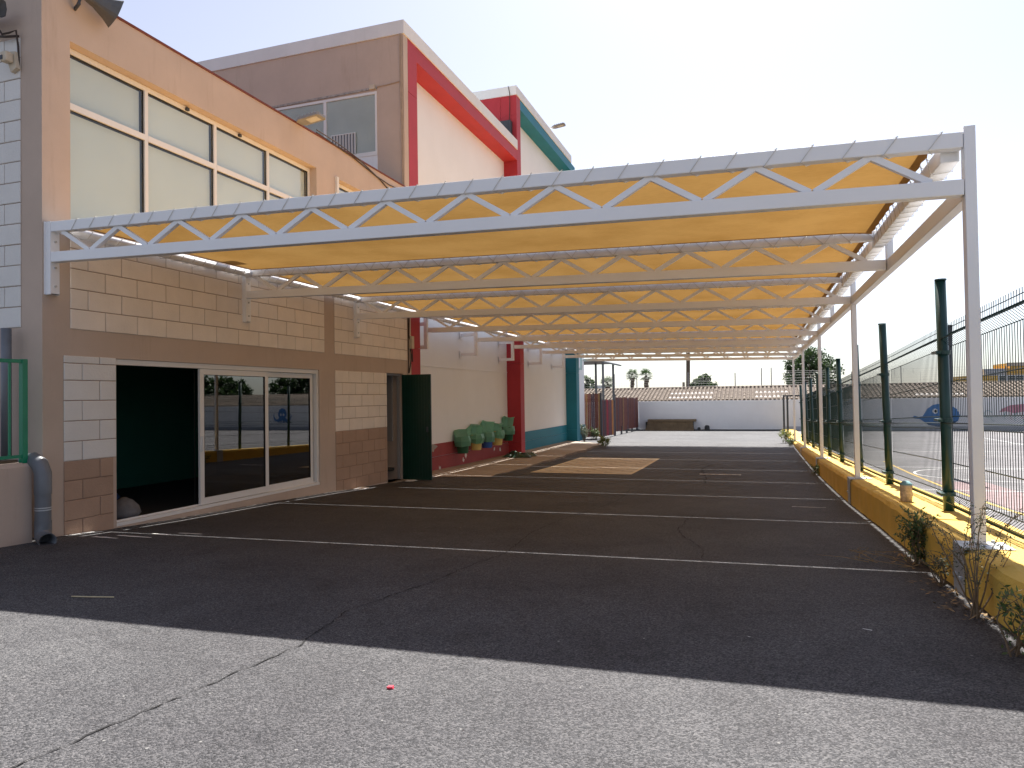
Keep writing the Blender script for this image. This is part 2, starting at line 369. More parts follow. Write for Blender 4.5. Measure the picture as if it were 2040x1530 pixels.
crk = [(-2.75, 1.7), (-2.73, 2.05), (-2.70, 2.35), (-2.64, 2.87), (-2.57, 3.58), (-2.72, 4.35), (-2.55, 5.3), (-2.5, 6.2), (-2.44, 6.8), (-2.62, 8.3), (-2.57, 9.6), (-2.41, 10.8), (-2.3, 12.2), (-2.45, 14.5), (-2.2, 18.3), (-1.8, 22.7), (-1.85, 25.8), (-1.65, 29.5), (-1.5, 33)]
pmat('crack', (.018, .017, .017), .95, .3, 20)
ribbon(wiggly(crk, .05, .013), .0075, .005, .9).build('crack', 'crack', ground)
ribbon(wiggly([(-.52, 7.0), (-.55, 7.6), (-.8, 8.4), (-.95, 9.0), (-.9, 10.5)], .1, .02), .007, .005, .9).build('crack', 'crack', ground)
ribbon(wiggly([(-1.1, 16.3), (-1.25, 18.2), (-1.45, 20.2), (-1.3, 22)], .2, .04), .03, .005, .8).build('crack', 'crack', ground)
ribbon(wiggly([(-6, 37), (-4, 36.2), (-2.6, 36.4), (-.5, 37.2)], .3, .06), .03, .005, .8).build('crack', 'crack', ground)
ribbon(wiggly([(-5.6, 41), (-3, 40.4), (.2, 41.2)], .3, .06), .03, .005, .8).build('crack', 'crack', ground)
# painted game board with a pale border
m = MB(); bx0, bx1, by0, by1 = -5.75, -3.05, 18.15, 23.9
m.grid(lambda u, v: (bx0+.1+(bx1-bx0-.2)*u, by0+.12+(by1-by0-.24)*v, G(bx0+.1+(bx1-bx0-.2)*u, by0+.12+(by1-by0-.24)*v)+.006), 4, 8)
m.build('painted_game_board', 'board_paint', ground)
pmat('board_edge', (.70, .60, .44), .8, .08, 8)
m = MB()
for (a, b, c, d) in ((bx0, bx1, by0, by0+.12), (bx0, bx1, by1-.12, by1), (bx0, bx0+.1, by0+.12, by1-.12), (bx1-.1, bx1, by0+.12, by1-.12)):
    m.grid(lambda u, v: (a+(b-a)*u, c+(d-c)*v, G(a+(b-a)*u, c+(d-c)*v)+.006), 3, 3 if d-c < 1 else 10)
m.build('painted_border', 'board_edge', ground)
# worn paint flecks, with a broader pale patch under the canopy
for (x, y, l_, w_) in ((-7.05, 6.6, .55, .05), (-7.3, 6.42, .4, .06), (-6.9, 6.85, .3, .04), (-6.6, 7.0, .35, .03), (.75, 12.2, .5, .05), (-.9, 18.7, 1.0, .14), (.62, 4.9, .05, .012)):
    ribbon(wiggly([(x-l_/2, y), (x+l_/2, y+jit(.03))], .08, .006), w_, .006, .6).build('pale_fleck', 'mark_white', ground)
for _ in range(12):
    x, y = random.uniform(-6.8, 1.1), random.uniform(2.4, 9)
    ribbon([(x, y), (x+random.uniform(.006, .02), y+jit(.01))], random.uniform(.004, .010), .006).build('pale_fleck', 'lichen_white', ground)

for (y0_, y1_, w_) in ((6.35, 6.75, .05), (7.3, 8.3, .03), (8.4, 9.2, .022), (9.6, 10.0, .02), (10.6, 11.7, .02), (11.8, 12.6, .045)):
    ribbon(wiggly([(-7.90, y0_), (-7.90, y1_)], .06, .012), w_, .006, .9).build('pale_fleck', 'mark_white', ground)

# ------------------------------------------------------------------ sports court beyond the kerb
court = MB().grid(lambda u, v: (2.18+26*u, -6+53.2*v, G(2.18+26*u, -6+53.2*v)+.006), 30, 60).build('sports_court', 'court_surface')
tag(court, 'pale grey sports court beyond the wire fence', kind='structure')
def courtline(pts, wd, mat='mark_white'):
    pp = []
    for a, b in zip(pts, pts[1:]):
        n = max(1, int(math.dist(a, b)/.8)); pp += [(a[0]+(b[0]-a[0])*k/n, a[1]+(b[1]-a[1])*k/n) for k in range(n)]
    ribbon(pp+[pts[-1]], wd, .012).build('court_line', mat, court)
courtline([(3.6, -4), (3.6, 24)], .07, 'mark_yellow')
for y in (12.5, 16, 22, 34): courtline([(2.6, y), (18, y)], .06)
courtline([(10, 4), (10, 40)], .06)
courtline([(2.6, 28), (16, 31)], .06)
courtline([(5.5+1.8*math.cos(t*.2), 20+1.8*math.sin(t*.2)) for t in range(33)], .06)
pmat('court_red', (.27, .19, .19), .85, .25, 4)
ribbon([(4.2, 10+k) for k in range(9)], 1.0, .010).build('court_patch', 'court_red', court)
pmat('court_blue', (.16, .26, .42), .85, .2, 4)
ribbon([(3.0, 6+.6*k) for k in range(6)], .5, .010).build('court_patch', 'court_blue', court)

# ------------------------------------------------------------------ pavement along the building
pv = [(12.7, -1.862), (14.5, -1.93), (16, -1.955), (20, -2.0), (25, -2.03), (31, -2.06), (40, -2.1)]
def PZ(y): return max(lerp(y, pv), -9)
def edge(y):
    e = -6.32+.05*math.sin(y*1.7)+.03*math.sin(y*4.3)
    if y < 14.6: e = -7.93+(1.62)*max(0, (y-12.7)/1.9)**.6
    if y > 30.6: e = -6.3-(y-30.6)*1.05
    return e
pave = thing('pavement', -7.4, 22, -2.1, 'brown concrete pavement strip along the school wall', 'pavement')
del pave['category']; pave['kind'] = 'structure'
ys = [12.7, 14.0, 15.9, 18.2, 20.5, 22.8, 25.1, 27.4, 29.4, 31.0, 32.6]
for a, b in zip(ys, ys[1:]):
    m = MB(); n = 10; a_, b_ = a+.006, b-.006
    T = []; Bt = []
    for k in range(n+1):
        y = a_+(b_-a_)*k/n; e = edge(y)+jit(.025)
        T.append(((-8.46 if y > 15.62 else -7.945, y, PZ(y)), (e, y, PZ(y)-.012), (e+.03+jit(.02), y, PZ(y)-.25)))
    for p, q in zip(T, T[1:]):
        m.quad(p[0], p[1], q[1], q[0])
    m.quad(T[0][0], (T[0][0][0], a_, -2.4), (T[0][2][0], a_, -2.4), T[0][1]); m.quad(T[-1][1], (T[-1][2][0], b_, -2.4), (T[-1][0][0], b_, -2.4), T[-1][0])
    s_ = m.build('slab', 'concrete', pave)
    m = MB()
    for p, q in zip(T, T[1:]): m.quad(p[1], p[2], q[2], q[1])
    m.build('broken_edge', 'concrete_edge', s_)

# ------------------------------------------------------------------ near school block
W = -7.944
bld = thing('school_building', -9.5, 6.13, -1.6, 'peach rendered school block with cream block panels and glass sliding door', 'building')
m = MB(); T_ = .26
def wl(y0, y1, z0, z1): m.box(W-T_, W, y0, y1, z0, z1)
YE = 15.40
SL = (7.15, 11.75, -1.62, .585)      # sliding door opening
DR = (14.38, 15.2, -1.9, .60)        # side door opening
U1 = (6.50, 11.72, 2.20, 4.49); U2 = (12.42, 15.1, 2.20, 4.49)
wl(6.13, SL[0], -2.4, .60); wl(SL[0], SL[1], -2.4, SL[2]); wl(SL[0], SL[1], SL[3], .60); wl(SL[1], DR[0], -2.4, .60); wl(DR[1], YE, -2.4, .60)
wl(DR[0], DR[1], -2.4, DR[2])
wl(6.13, YE, .60, 2.20)
wl(6.13, U1[0], 2.20, 4.49); wl(U1[1], U2[0], 2.20, 4.49); wl(U2[1], YE, 2.20, 4.49)
wl(6.13, YE, 4.49, 5.12)
m.box(-16, W-T_, 6.13, 6.13+T_, -2.4, 5.12)          # south wall
m.box(-16, -15.8, 6.39, YE, -2.4, 5.12)
m.box(-15.8, W-T_, 15.2, YE, -2.4, 5.12)
m.build('wall', 'peach_render', bld)
MB().box(-16.02, W+.02, 6.11, YE, 5.12, 5.15).build('roof_coping', 'coping', bld)
MB().box(-15.8, W-T_, 6.39, 15.2, 4.8, 4.95).build('roof', 'concrete', bld)
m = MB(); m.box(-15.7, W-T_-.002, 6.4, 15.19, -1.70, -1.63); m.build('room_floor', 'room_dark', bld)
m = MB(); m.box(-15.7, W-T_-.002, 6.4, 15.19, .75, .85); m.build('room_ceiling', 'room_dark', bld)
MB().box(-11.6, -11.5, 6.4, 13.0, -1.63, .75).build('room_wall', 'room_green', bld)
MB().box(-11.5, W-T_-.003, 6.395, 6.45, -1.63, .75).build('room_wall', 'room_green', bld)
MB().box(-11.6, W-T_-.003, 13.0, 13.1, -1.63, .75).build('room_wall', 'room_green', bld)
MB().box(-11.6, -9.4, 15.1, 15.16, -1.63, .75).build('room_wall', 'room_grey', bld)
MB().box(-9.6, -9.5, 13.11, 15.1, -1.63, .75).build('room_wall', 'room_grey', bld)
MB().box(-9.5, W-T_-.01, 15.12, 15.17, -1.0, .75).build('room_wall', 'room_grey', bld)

BC = {}
def block(axis, plane, u0, u1, z0, z1, mat, parent, proud=.014):
    g = .0045; le = round(u1-u0-2*g, 4); h = round(z1-z0-2*g, 4)
    key = (axis, le, h, mat)
    if key not in BC:
        c = .006; d = proud; mm = bpy.data.meshes.new('block')
        if axis == 'x':   # wall facing +X, u = y
            vv = [(-.004, 0, 0), (-.004, le, 0), (-.004, le, h), (-.004, 0, h), (d-c, 0, 0), (d-c, le, 0), (d-c, le, h), (d-c, 0, h), (d, c, c), (d, le-c, c), (d, le-c, h-c), (d, c, h-c)]
            ff = [(0, 1, 5, 4), (1, 2, 6, 5), (2, 3, 7, 6), (3, 0, 4, 7), (4, 5, 9, 8), (5, 6, 10, 9), (6, 7, 11, 10), (7, 4, 8, 11), (8, 9, 10, 11)]
        else:             # wall facing -Y, u = x
            vv = [(0, .004, 0), (le, .004, 0), (le, .004, h), (0, .004, h), (0, -d+c, 0), (le, -d+c, 0), (le, -d+c, h), (0, -d+c, h), (c, -d, c), (le-c, -d, c), (le-c, -d, h-c), (c, -d, h-c)]
            ff = [(0, 1, 5, 4), (1, 2, 6, 5), (2, 3, 7, 6), (3, 0, 4, 7), (4, 5, 9, 8), (5, 6, 10, 9), (6, 7, 11, 10), (7, 4, 8, 11), (8, 9, 10, 11)]
        mm.from_pydata(vv, [], ff); mm.materials.append(MATS[mat]); mm.update(); BC[key] = mm
    o = bpy.data.objects.new('block', BC[key]); C.objects.link(o); o.parent = parent
    off = wloc(parent); e = jit(.0018)
    p = Vector((plane+e, u0+g, z0+g+D)) if axis == 'x' else Vector((u0+g, plane+e, z0+g+D))
    o.location = p-off; return o
pmat('joint', (.30, .205, .15), .9, .15, 8)
def panel(axis, plane, u0, u1, zs, mat, parent, le=.5, first_full=True):
    if axis == 'x': MB().box(plane, plane+.0025, u0+.004, u1-.004, zs[0]+.004, zs[-1]-.004).build('joint_mortar', 'joint', parent)
    else: MB().box(u0+.004, u1-.004, plane-.0025, plane, zs[0]+.004, zs[-1]-.004).build('joint_mortar', 'joint', parent)
    for k, (z0, z1) in enumerate(zip(zs, zs[1:])):
        off = 0 if (k % 2 == 0) == first_full else le/2
        cuts = [u0]; u = u0+(off if off else le)
        while u < u1-.06: cuts.append(u); u += le
        cuts.append(u1)
        for a, b in zip(cuts, cuts[1:]): block(axis, plane, a, b, z0, z1, mat, parent)
rows = lambda z0, n, h=.25: [z0+h*k for k in range(n+1)]
panel('x', W, 6.485, 11.92, rows(.92, 5), 'cream_block', bld)
panel('x', W, 12.27, 15.40, rows(.92, 5), 'cream_block', bld, first_full=False)
panel('x', W, 6.395, 7.145, [-.70, -.46, -.21, .04, .29, .50, .595], 'white_block', bld, first_full=False)
panel('x', W, 6.395, 7.10, [-1.65, -1.42, -1.18, -.94, -.70], 'brown_block', bld, first_full=False)
panel('x', W, 12.28, 14.37, [-.63, -.385, -.14, .105, .35, .595], 'cream_block', bld)
panel('x', W, 12.28, 14.37, [-1.86, -1.615, -1.37, -1.12, -.875, -.63], 'brown_block', bld, first_full=False)
panel('y', 6.13, -10.8, -8.28, rows(.92, 14), 'white_block', bld)

# upper windows
def upper_window(y0, y1, z0, z1, muls, trans, xf=-8.125):
    fr = MB(); d = .05
    fr.box(xf-.03, xf+.03, y0, y1, z1-.07, z1-.005); fr.box(xf-.03, xf+.03, y0, y1, z0+.005, z0+.06)
    fr.box(xf-.03, xf+.03, y0+.002, y0+.05, z0+.06, z1-.07); fr.box(xf-.03, xf+.03, y1-.05, y1-.002, z0+.06, z1-.07)
    w_ = fr.build('window', 'alu_white', bld)
    edges = [y0+.05]+[v for q in muls for v in (q-.028, q+.028)]+[y1-.05]
    for q in muls: MB().box(xf-.028, xf+.032, q-.028, q+.028, z0+.06, z1-.07).build('mullion', 'alu_white', w_)
    for a, b in zip(edges[::2], edges[1::2]):
        MB().box(xf-.026, xf+.036, a, b, trans-.04, trans+.04).build('transom', 'alu_white', w_)
        for (c, d_) in ((z0+.06, trans-.04), (trans+.04, z1-.07)):
            g = .013
            s = MB(); s.box(xf-.012, xf+.006, a+.001, a+g, c, d_); s.box(xf-.012, xf+.006, b-g, b-.001, c, d_); s.box(xf-.012, xf+.006, a+g, b-g, d_-g, d_-.001); s.box(xf-.012, xf+.006, a+g, b-g, c+.001, c+g)
            s.build('gasket', 'gasket', w_)
            MB().box(xf-.004, xf, a+g, b-g, c+g, d_-g).build('pane', 'glass', w_)
            bl = MB(); bl.box(xf-.05, xf-.045, a+.02, b-.03 if d_ > trans else b-.02, c-.0+.02, d_-.02); bl.build('blind', 'blind', w_)
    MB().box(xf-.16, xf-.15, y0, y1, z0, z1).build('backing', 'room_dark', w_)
    for q, zz in ((muls[0]+.75, z1-.05), (muls[1]+.55, z1-.05)) if len(muls) > 1 else ():
        MB().box(xf+.03, xf+.07, q-.025, q+.025, zz-.02, zz+.025).build('bracket', 'dark_metal', w_)
    return w_
upper_window(6.50, 11.72, 2.20, 4.49, [7.81, 9.17, 10.47], 3.75)
upper_window(12.42, 15.1, 2.20, 4.49, [13.75], 3.75)
# plain white strip along the pilaster edge beside the second window
MB().box(W-.001, W+.05, 12.36, 12.43, 2.3, 4.50).build('window_edge_strip', 'white_block', bld)

# sliding glass door
sd = MB(); xf = -8.03
y0, y1, z0, z1 = SL
sd.box(xf-.07, xf+.06, y0+.003, y1-.003, z1-.075, z1-.003); sd.box(xf-.07, xf+.075, y0+.003, y1-.003, z0+.003, z0+.05); sd.box(xf-.07, xf+.06, y1-.06, y1-.003, z0+.05, z1-.075); sd.box(xf-.07, xf+.06, y0+.003, y0+.02, z0+.05, z1-.075)
slid = sd.build('sliding_door', 'alu_white', bld)
MB().box(xf+.0, xf+.012, y0+.02, y1-.06, z0+.05, z0+.075).build('track', 'alu_white', slid)
def sash(a, b, x, st=.085):
    s = MB(); c, d = z0+.06, z1-.08
    s.box(x-.018, x+.018, a, a+st, c, d); s.box(x-.018, x+.018, b-st, b, c, d); s.box(x-.018, x+.018, a+st, b-st, d-st, d); s.box(x-.018, x+.018, a+st, b-st, c, c+st*1.15)
    o = s.build('sash', 'alu_white', slid)
    MB().box(x-.004, x+.002, a+st-.004, b-st+.004, c+st*1.15-.004, d-st+.004).build('pane', 'glass_tinted', slid)
    g = MB(); e = .008
    g.box(x+.004, x+.0185, a+st, a+st+e, c+st*1.15, d-st); g.box(x+.004, x+.0185, b-st-e, b-st, c+st*1.15, d-st)
    g.box(x+.004, x+.0185, a+st+e, b-st-e, d-st-e, d-st); g.build('gasket', 'gasket', slid)
    return o
sash(8.68, 10.28, xf+.028); sash(10.16, 11.66, xf-.025)
h = MB(); h.box(xf+.046, xf+.075, 8.70, 8.725, -.75, -.52); h.build('handle', 'alu_white', slid)
MB().box(xf-.05, xf-.045, 8.66, 8.675, z0+.06, z1-.08).build('seal', 'gasket', slid)
# things just inside the sliding door
def bag(x, y, z, r, name, label, mat, cat='bag'):
    b = MB(); n = 12; rings = []
    for k in range(8):
        t = k/7; rr = r*(math.sin(math.pi*min(1, .12+t*.86))**.55)*(1.05-.35*t)
        rings.append((rr, t*r*1.25))
    b.lathe((x, y, z), rings, n)
    b.v = [(vx+jit(r*.07), vy+jit(r*.07), vz+jit(r*.04)) for vx, vy, vz in b.v]
    i = len(b.v); b.f.append(tuple(i-n+j for j in range(n)))
    return tag(b.build(name, mat, smooth=True), label, cat)
bag(-8.45, 7.72, -1.63, .24, 'cloth_bag', 'pale grey bag slumped inside the open sliding door', 'grey_cloth')
bag(-8.42, 7.3, -1.63, .19, 'cloth_bundle', 'brownish bundle beside the block pier inside the open sliding door', 'bench_brown', 'bundle')
bag(-9.6, 8.3, -1.63, .34, 'sack', 'dim dark sack deep inside the room behind the open sliding door', 'blue_plastic', 'sack')

# side door
sdn = MB(); sdn.box(W-.16, W-.09, DR[0]+.003, DR[0]+.05, DR[2], DR[3]-.05); sdn.box(W-.16, W-.09, DR[1]-.05, DR[1]-.003, DR[2], DR[3]-.05); sdn.box(W-.16, W-.09, DR[0]+.003, DR[1]-.003, DR[3]-.05, DR[3]-.003)
dfr = sdn.build('door_frame', 'room_grey', bld)
dl = MB(); dl.box(W-.02, W+.73, 15.155, 15.195, -1.91, .575)
dlo = dl.build('door', 'door_green', bld, bevel=.004)
for k in range(9): MB().box(W+.05+k*.072, W+.052+k*.072+.01, 15.150, 15.1555, -1.86, .53).build('groove', 'door_green', dlo)
MB().box(W+.62, W+.66, 15.12, 15.155, -.78, -.66).build('handle', 'dark_metal', dlo)
MB().box(W-.26, W+.12, DR[0]+.02, DR[1]-.02, -1.935, -1.90).build('threshold', 'concrete', bld)

# ------------------------------------------------------------------ tall blocks with coloured frames
tb = thing('school_block', -12, 15.4, -2.1, 'tall cream school block with red frame and white roof fascia', 'building')
R0 = -8.45
m = MB()
m.box(-20, R0, 15.62, 24.10, -2.5, 8.88)
m.box(-20, R0-.002, 15.41, 15.619, -2.5, 8.88)
m.build('core', 'cream_render', tb)
# south face, peach, with window opening
m = MB(); wx0, wx1, wz0, wz1 = -11.68, -8.68, 6.05, 7.58
m.box(-20, wx0, 15.395, 15.41, 4.0, 8.88); m.box(wx1, W, 15.395, 15.41, 4.0, 8.88); m.box(wx0, wx1, 15.395, 15.41, wz1, 8.88); m.box(wx0, wx1, 15.395, 15.41, 4.0, 5.1)
m.box(R0-.001, W, 15.411, 15.62, -2.5, 8.88)
m.build('wall', 'peach_render', tb)
MB().box(wx0, wx1, 15.39, 15.405, 5.1, 6.0).build('panel', 'white_render', tb)
wf = MB(); wf.box(wx0, wx1, 15.378, 15.409, wz1-.06, wz1); wf.box(wx0, wx1, 15.378, 15.409, 6.0, 6.1); wf.box(wx0, wx0+.05, 15.378, 15.409, 6.1, wz1-.06); wf.box(wx1-.05, wx1, 15.378, 15.409, 6.1, wz1-.06); wf.box(-10.2, -10.12, 15.376, 15.409, 6.1, wz1-.06)
wfo = wf.build('window', 'alu_white', tb)
MB().box(wx0+.05, -10.2, 15.398, 15.403, 6.1, wz1-.06).build('pane', 'glass', wfo); MB().box(-10.12, wx1-.05, 15.398, 15.403, 6.1, wz1-.06).build('pane', 'glass', wfo)
pmat('curtain', (.55, .55, .52), .9, .15, .8)
MB().box(wx0+.05, wx1-.05, 15.405, 15.4095, 6.1, wz1-.06).build('curtain', 'curtain', wfo)
vb = MB()
vb.box(-9.98, -9.28, 15.36, 15.377, 6.62, 6.64); 
for k in range(9): vb.box(-9.98+k*.085, -9.96+k*.085, 15.352, 15.377, 6.1, 6.62)
vb.build('grille', 'alu_white', wfo)
MB().box(-9.96, -9.30, 15.378, 15.39, 6.1, 6.62).build('grille_back', 'lamp_grey', wfo)
m = MB(); m.beam((-12.2, 15.385, 7.62), (-8.66, 15.385, 7.66), .03, .05); m.build('drip_edge', 'plaster_patch', tb)
MB().tube([(-8.66, 15.37, 7.68), (-8.4, 15.38, 7.69), (-8.05, 15.38, 7.72)], .012).build('cable', 'conduit', tb)
MB().box(-8.86, -8.72, 15.33, 15.394, 7.63, 7.74).build('sensor', 'device_cream', tb)
for (x, r_) in ((-8.02, .02), (-7.985, .016)):
    MB().tube([(x, 15.37, 8.86), (x, 15.37, 7.6), (x+.02, 15.37, 6.6), (x+.035, 15.37, 5.15)], r_, 8).build('conduit', 'conduit', tb)
# fascia and red frame
m = MB(); m.box(-20, W+.03, 15.36, 24.098, 8.88, 9.21); m.build('fascia', 'fascia_white', tb)
m = MB(); m.box(R0-.01, W, 15.621, 24.10, 8.50, 8.879); m.build('frame_beam', 'red_paint', tb)
m = MB()
for a, b in ((-2.5, 1.25), (1.26, 4.9), (4.91, 7.55), (7.56, 8.499)): m.box(R0-.01, W+.004, 15.622, 16.11, a, b)
m.build('frame_pillar', 'red_paint', tb)
m = MB(); m.box(R0-.01, W+.003, 15.60, 16.12, -2.5, -2.5+.01); 
m = MB()
m.box(R0, R0+.035, 16.11, 24.1, -2.4, -1.62); m.box(R0, R0+.025, 16.11, 24.1, -1.61, -1.26); m.build('base_course', 'red_base', tb)
MB().box(R0, R0+.012, 16.11, 24.1, .88, .90).build('ledge', 'cream_render', tb)
# broken plaster at the foot of the wall
for (y, z, r_) in ((17.2, -1.27, .22), (17.75, -1.33, .26), (16.75, -1.25, .15)):
    p = MB(); n = 14; p.prism([(y+r_*(1+jit(.3))*math.cos(2*math.pi*k/n), z+.42*r_*(1+jit(.4))*math.sin(2*math.pi*k/n)) for k in range(n)], 0, R0+.02, R0+.041); p.build('broken_plaster', 'plaster_patch', tb)
for (y, z) in ((19.9, -1.86), (20.1, -1.75), (22.6, -1.72), (23.2, -1.8), (18.2, -1.95)):
    p = MB(); n = 9; p.prism([(y+.07*(1+jit(.6))*math.cos(2*math.pi*k/n), z+.07*(1+jit(.6))*math.sin(2*math.pi*k/n)) for k in range(n)], 0, R0+.03, R0+.037); p.build('efflorescence', 'efflorescence', tb)
# conduit and junction box beside the side door
MB().tube([(W+.02, 15.50, 2.0), (W+.02, 15.48, 1.55), (W+.03, 15.55, 1.2), (W+.05, 15.52, .95), (W+.02, 15.46, .62)], .014).build('cable', 'cable', tb)
MB().tube([(W+.02, 15.44, 2.05), (W+.02, 15.44, .62)], .012).build('cable', 'cable', tb)
MB().tube([(W+.03, 15.52, 1.2), (W+.05, 15.58, .98), (W+.04, 15.62, .9), (W+.04, 15.60, 1.2)], .012).build('cable', 'cable', tb)
MB().box(W, W+.09, 15.49, 15.61, 1.22, 1.52).build('junction_box', 'device_cream', tb)

t2 = thing('school_block', -12, 24.1, -2.1, 'farther cream school block with teal frame and red corner pillar', 'building')
m = MB(); m.box(-20, R0-.003, 24.53, 33.0, -2.5, 10.87); m.box(-20, R0-.1, 24.10, 24.53, -2.5, 10.87); m.build('core', 'cream_render', t2)
m = MB(); m.box(-20, R0-.1, 24.085, 24.1, 9.22, 10.87); m.build('south_wall', 'red_paint', t2)
m = MB()
for a, b in ((-2.5, -1.60), (-1.595, 1.2), (1.21, 5.0), (5.01, 8.90), (8.91, 10.15), (10.155, 10.869)): m.box(R0-.1, W+.004, 24.102, 24.53, a, b)
m.build('corner_pillar', 'red_paint', t2)
MB().box(-20, W+.03, 24.05, 32.1, 10.87, 11.19).build('fascia', 'fascia_white', t2)
MB().box(R0-.01, W, 24.531, 32.85, 10.5, 10.869).build('frame_beam', 'teal_paint', t2)
m = MB()
for a, b in ((-2.5, -1.55), (-1.545, 1.1), (1.11, 6), (6.01, 10.499)): m.box(R0-.01, W+.004, 32.45, 33.0, a, b)
m.build('frame_pillar', 'teal_paint', t2)
m = MB(); m.box(R0-.003, R0+.04, 24.531, 32.449, -2.4, -1.70); m.box(R0-.003, R0+.026, 24.531, 32.449, -1.69, -1.33); m.build('base_course', 'teal_paint', t2)
MB().box(-8.52, -8.10, 23.86, 24.08, 9.38, 9.90).build('air_unit', 'dark_metal', t2)
MB().tube([(-8.22, 24.04, 11.2), (-8.16, 24.03, 10.9), (-8.18, 24.06, 10.4), (-8.2, 24.06, 9.9)], .012).build('cable', 'cable', t2)
an = thing('annex_wall', -8.6, 34.5, -2.1, 'short white wall with teal base beyond the teal pillar', 'wall')
MB().box(-9.2, -8.42, 33.0, 36.1, -1.45, 3.2).build('wall', 'white_render', an)
MB().box(-9.2, -8.40, 33.002, 36.12, -2.4, -1.45).build('base_course', 'teal_paint', an)
MB().tube([(-8.36, 33.3, -1.4), (-8.36, 33.3, -2.0)], .1, 8).build('drain_stub', 'plaster_patch', an)

# ------------------------------------------------------------------ planter wall, railing, downpipe on the left
pl = thing('planter_wall', -7.85, 3, -1.6, 'low peach planter wall in front of the corner pilaster', 'wall')
m = MB(); m.prism([(-9.2, -2.0), (-7.78, -2.0), (-7.79, -.70), (-7.83, -.655), (-9.2, -.64)], 1, -6, 5.88); m.build('wall', 'peach_render', pl)
MB().box(-9.1, -7.9, -5.9, 5.8, -.645, -.62).build('soil', 'bark', pl)
ra = thing('railing', -7.84, 3, -.65, 'bright green metal railing on the planter wall', 'railing')
m = MB(); m.box(-7.87, -7.83, -5.9, 5.80, .47, .51); m.build('top_rail', 'green_rail', ra)
m = MB(); m.box(-7.87, -7.83, -5.9, 5.80, -.60, -.565); m.build('bottom_rail', 'green_rail', ra)
MB().box(-7.88, -7.82, 5.80, 5.86, -.66, .515).build('post', 'green_rail', ra)
for k in range(24): MB().box(-7.86, -7.84, 5.66-.125*k, 5.68-.125*k, -.565, .47).build('bar', 'green_rail', ra)
dp = thing('downpipe', -7.66, 5.92, -1.55, 'fat grey plastic downpipe with an open elbow at the building corner', 'pipe')
m = MB(); px, py = -7.68, 5.93
m.tube([(px-.30, py+.02, -.66), (px-.16, py+.01, -.635), (px-.05, py, -.68), (px, py, -.78), (px, py, -1.02)], .088, 18, False); m.build('upper_elbow', 'pipe_grey', dp, True)
m = MB(); m.tube([(px, py, -1.0), (px, py, -1.40)], .082, 18, False); m.build('pipe', 'pipe_grey', dp, True)
m = MB(); m.tube([(px, py, -1.32), (px, py, -1.43), (px+.03, py-.02, -1.49), (px+.12, py-.06, -1.515), (px+.20, py-.10, -1.52)], .088, 18, False); m.tube([(px+.20, py-.10, -1.52), (px+.195, py-.098, -1.52), (px+.05, py-.03, -1.50)], [.088, .078, .07], 18, False); m.build('lower_elbow', 'pipe_grey', dp, True)
for z in (-1.17, -1.195): MB().tube([(px, py, z-.006), (px, py, z+.006)], .0865, 18).build('clamp', 'galv_steel', dp)
MB().tube([(-8.33, 5.98, .9), (-8.33, 5.98, -.6)], .055, 14).build('wall_pipe', 'pipe_grey', dp, True)

# ------------------------------------------------------------------ horns, devices, floodlights
def horn(x, y, z, d, label, sc=1.0):
    t = thing('horn_speaker', x, y, z, label, 'speaker', 'loudspeaker horns on the building corner')
    d = Vector(d).normalized(); r = d.cross(Vector((0, 0, 1))).normalized(); u = r.cross(d)
    o = Vector((x, y, z)); m = MB(); secs = [(-.28, .07, .07), (-.20, .075, .075), (-.12, .06, .055), (.0, .09, .07), (.14, .15, .11), (.22, .20, .145), (.235, .21, .155)]
    for (s_, a, b) in secs:
        for k in range(12):
            t_ = 2*math.pi*k/12; cx = math.copysign(abs(math.cos(t_))**.5, math.cos(t_)); sy = math.copysign(abs(math.sin(t_))**.5, math.sin(t_))
            m.v.append(tuple(o+(d*s_+r*(a*cx)+u*(b*sy))*sc))
    for q in range(len(secs)-1):
        for k in range(12): m.f.append((q*12+k, q*12+(k+1) % 12, (q+1)*12+(k+1) % 12, (q+1)*12+k))
    m.f.append(tuple(range(11, -1, -1)))
    # inner flare
    i = len(m.v)
    for (s_, a, b) in ((.235, .20, .146), (.08, .10, .08), (-.02, .045, .04)):
        for k in range(12):
            t_ = 2*math.pi*k/12; cx = math.copysign(abs(math.cos(t_))**.5, math.cos(t_)); sy = math.copysign(abs(math.sin(t_))**.5, math.sin(t_))
            m.v.append(tuple(o+(d*s_+r*(a*cx)+u*(b*sy))*sc))
    for q in range(2):
        for k in range(12): m.f.append((i+q*12+k, i+(q+1)*12+k, i+(q+1)*12+(k+1) % 12, i+q*12+(k+1) % 12))
    m.build('horn', 'horn_grey', t)
    MB().tube([tuple(o+(d*.02)*sc), tuple(o+(d*.12)*sc)], [.035*sc, .028*sc], 10).build('driver_tip', 'alu_white', t)
    m = MB(); m.beam(tuple(o-d*.16*sc-u*.08*sc), tuple(o-d*.16*sc-u*.22*sc), .03, .03); m.beam(tuple(o-d*.16*sc-u*.2*sc+r*.1), tuple(o-d*.16*sc-u*.2*sc-r*.1), .025, .04); m.build('bracket', 'dark_metal', t)
    return t
horn(-7.76, 6.72, 5.06, (.35, .75, -.28), 'dark grey loudspeaker horn on the parapet above the upper window')
horn(-8.52, 5.92, 4.66, (.65, -.45, .02), 'dark grey loudspeaker horn on the corner above the white block wall', .8)
cb = MB(); cb.tube([(-8.5, 6.02, 4.50), (-8.42, 6.0, 4.42), (-8.34, 6.02, 4.43), (-8.27, 6.06, 4.47), (-8.29, 6.1, 4.3), (-8.285, 6.11, 4.05)], .012); cb.tube([(-8.6, 6.05, 4.45), (-8.4, 6.03, 4.40), (-8.28, 6.1, 4.42)], .014)
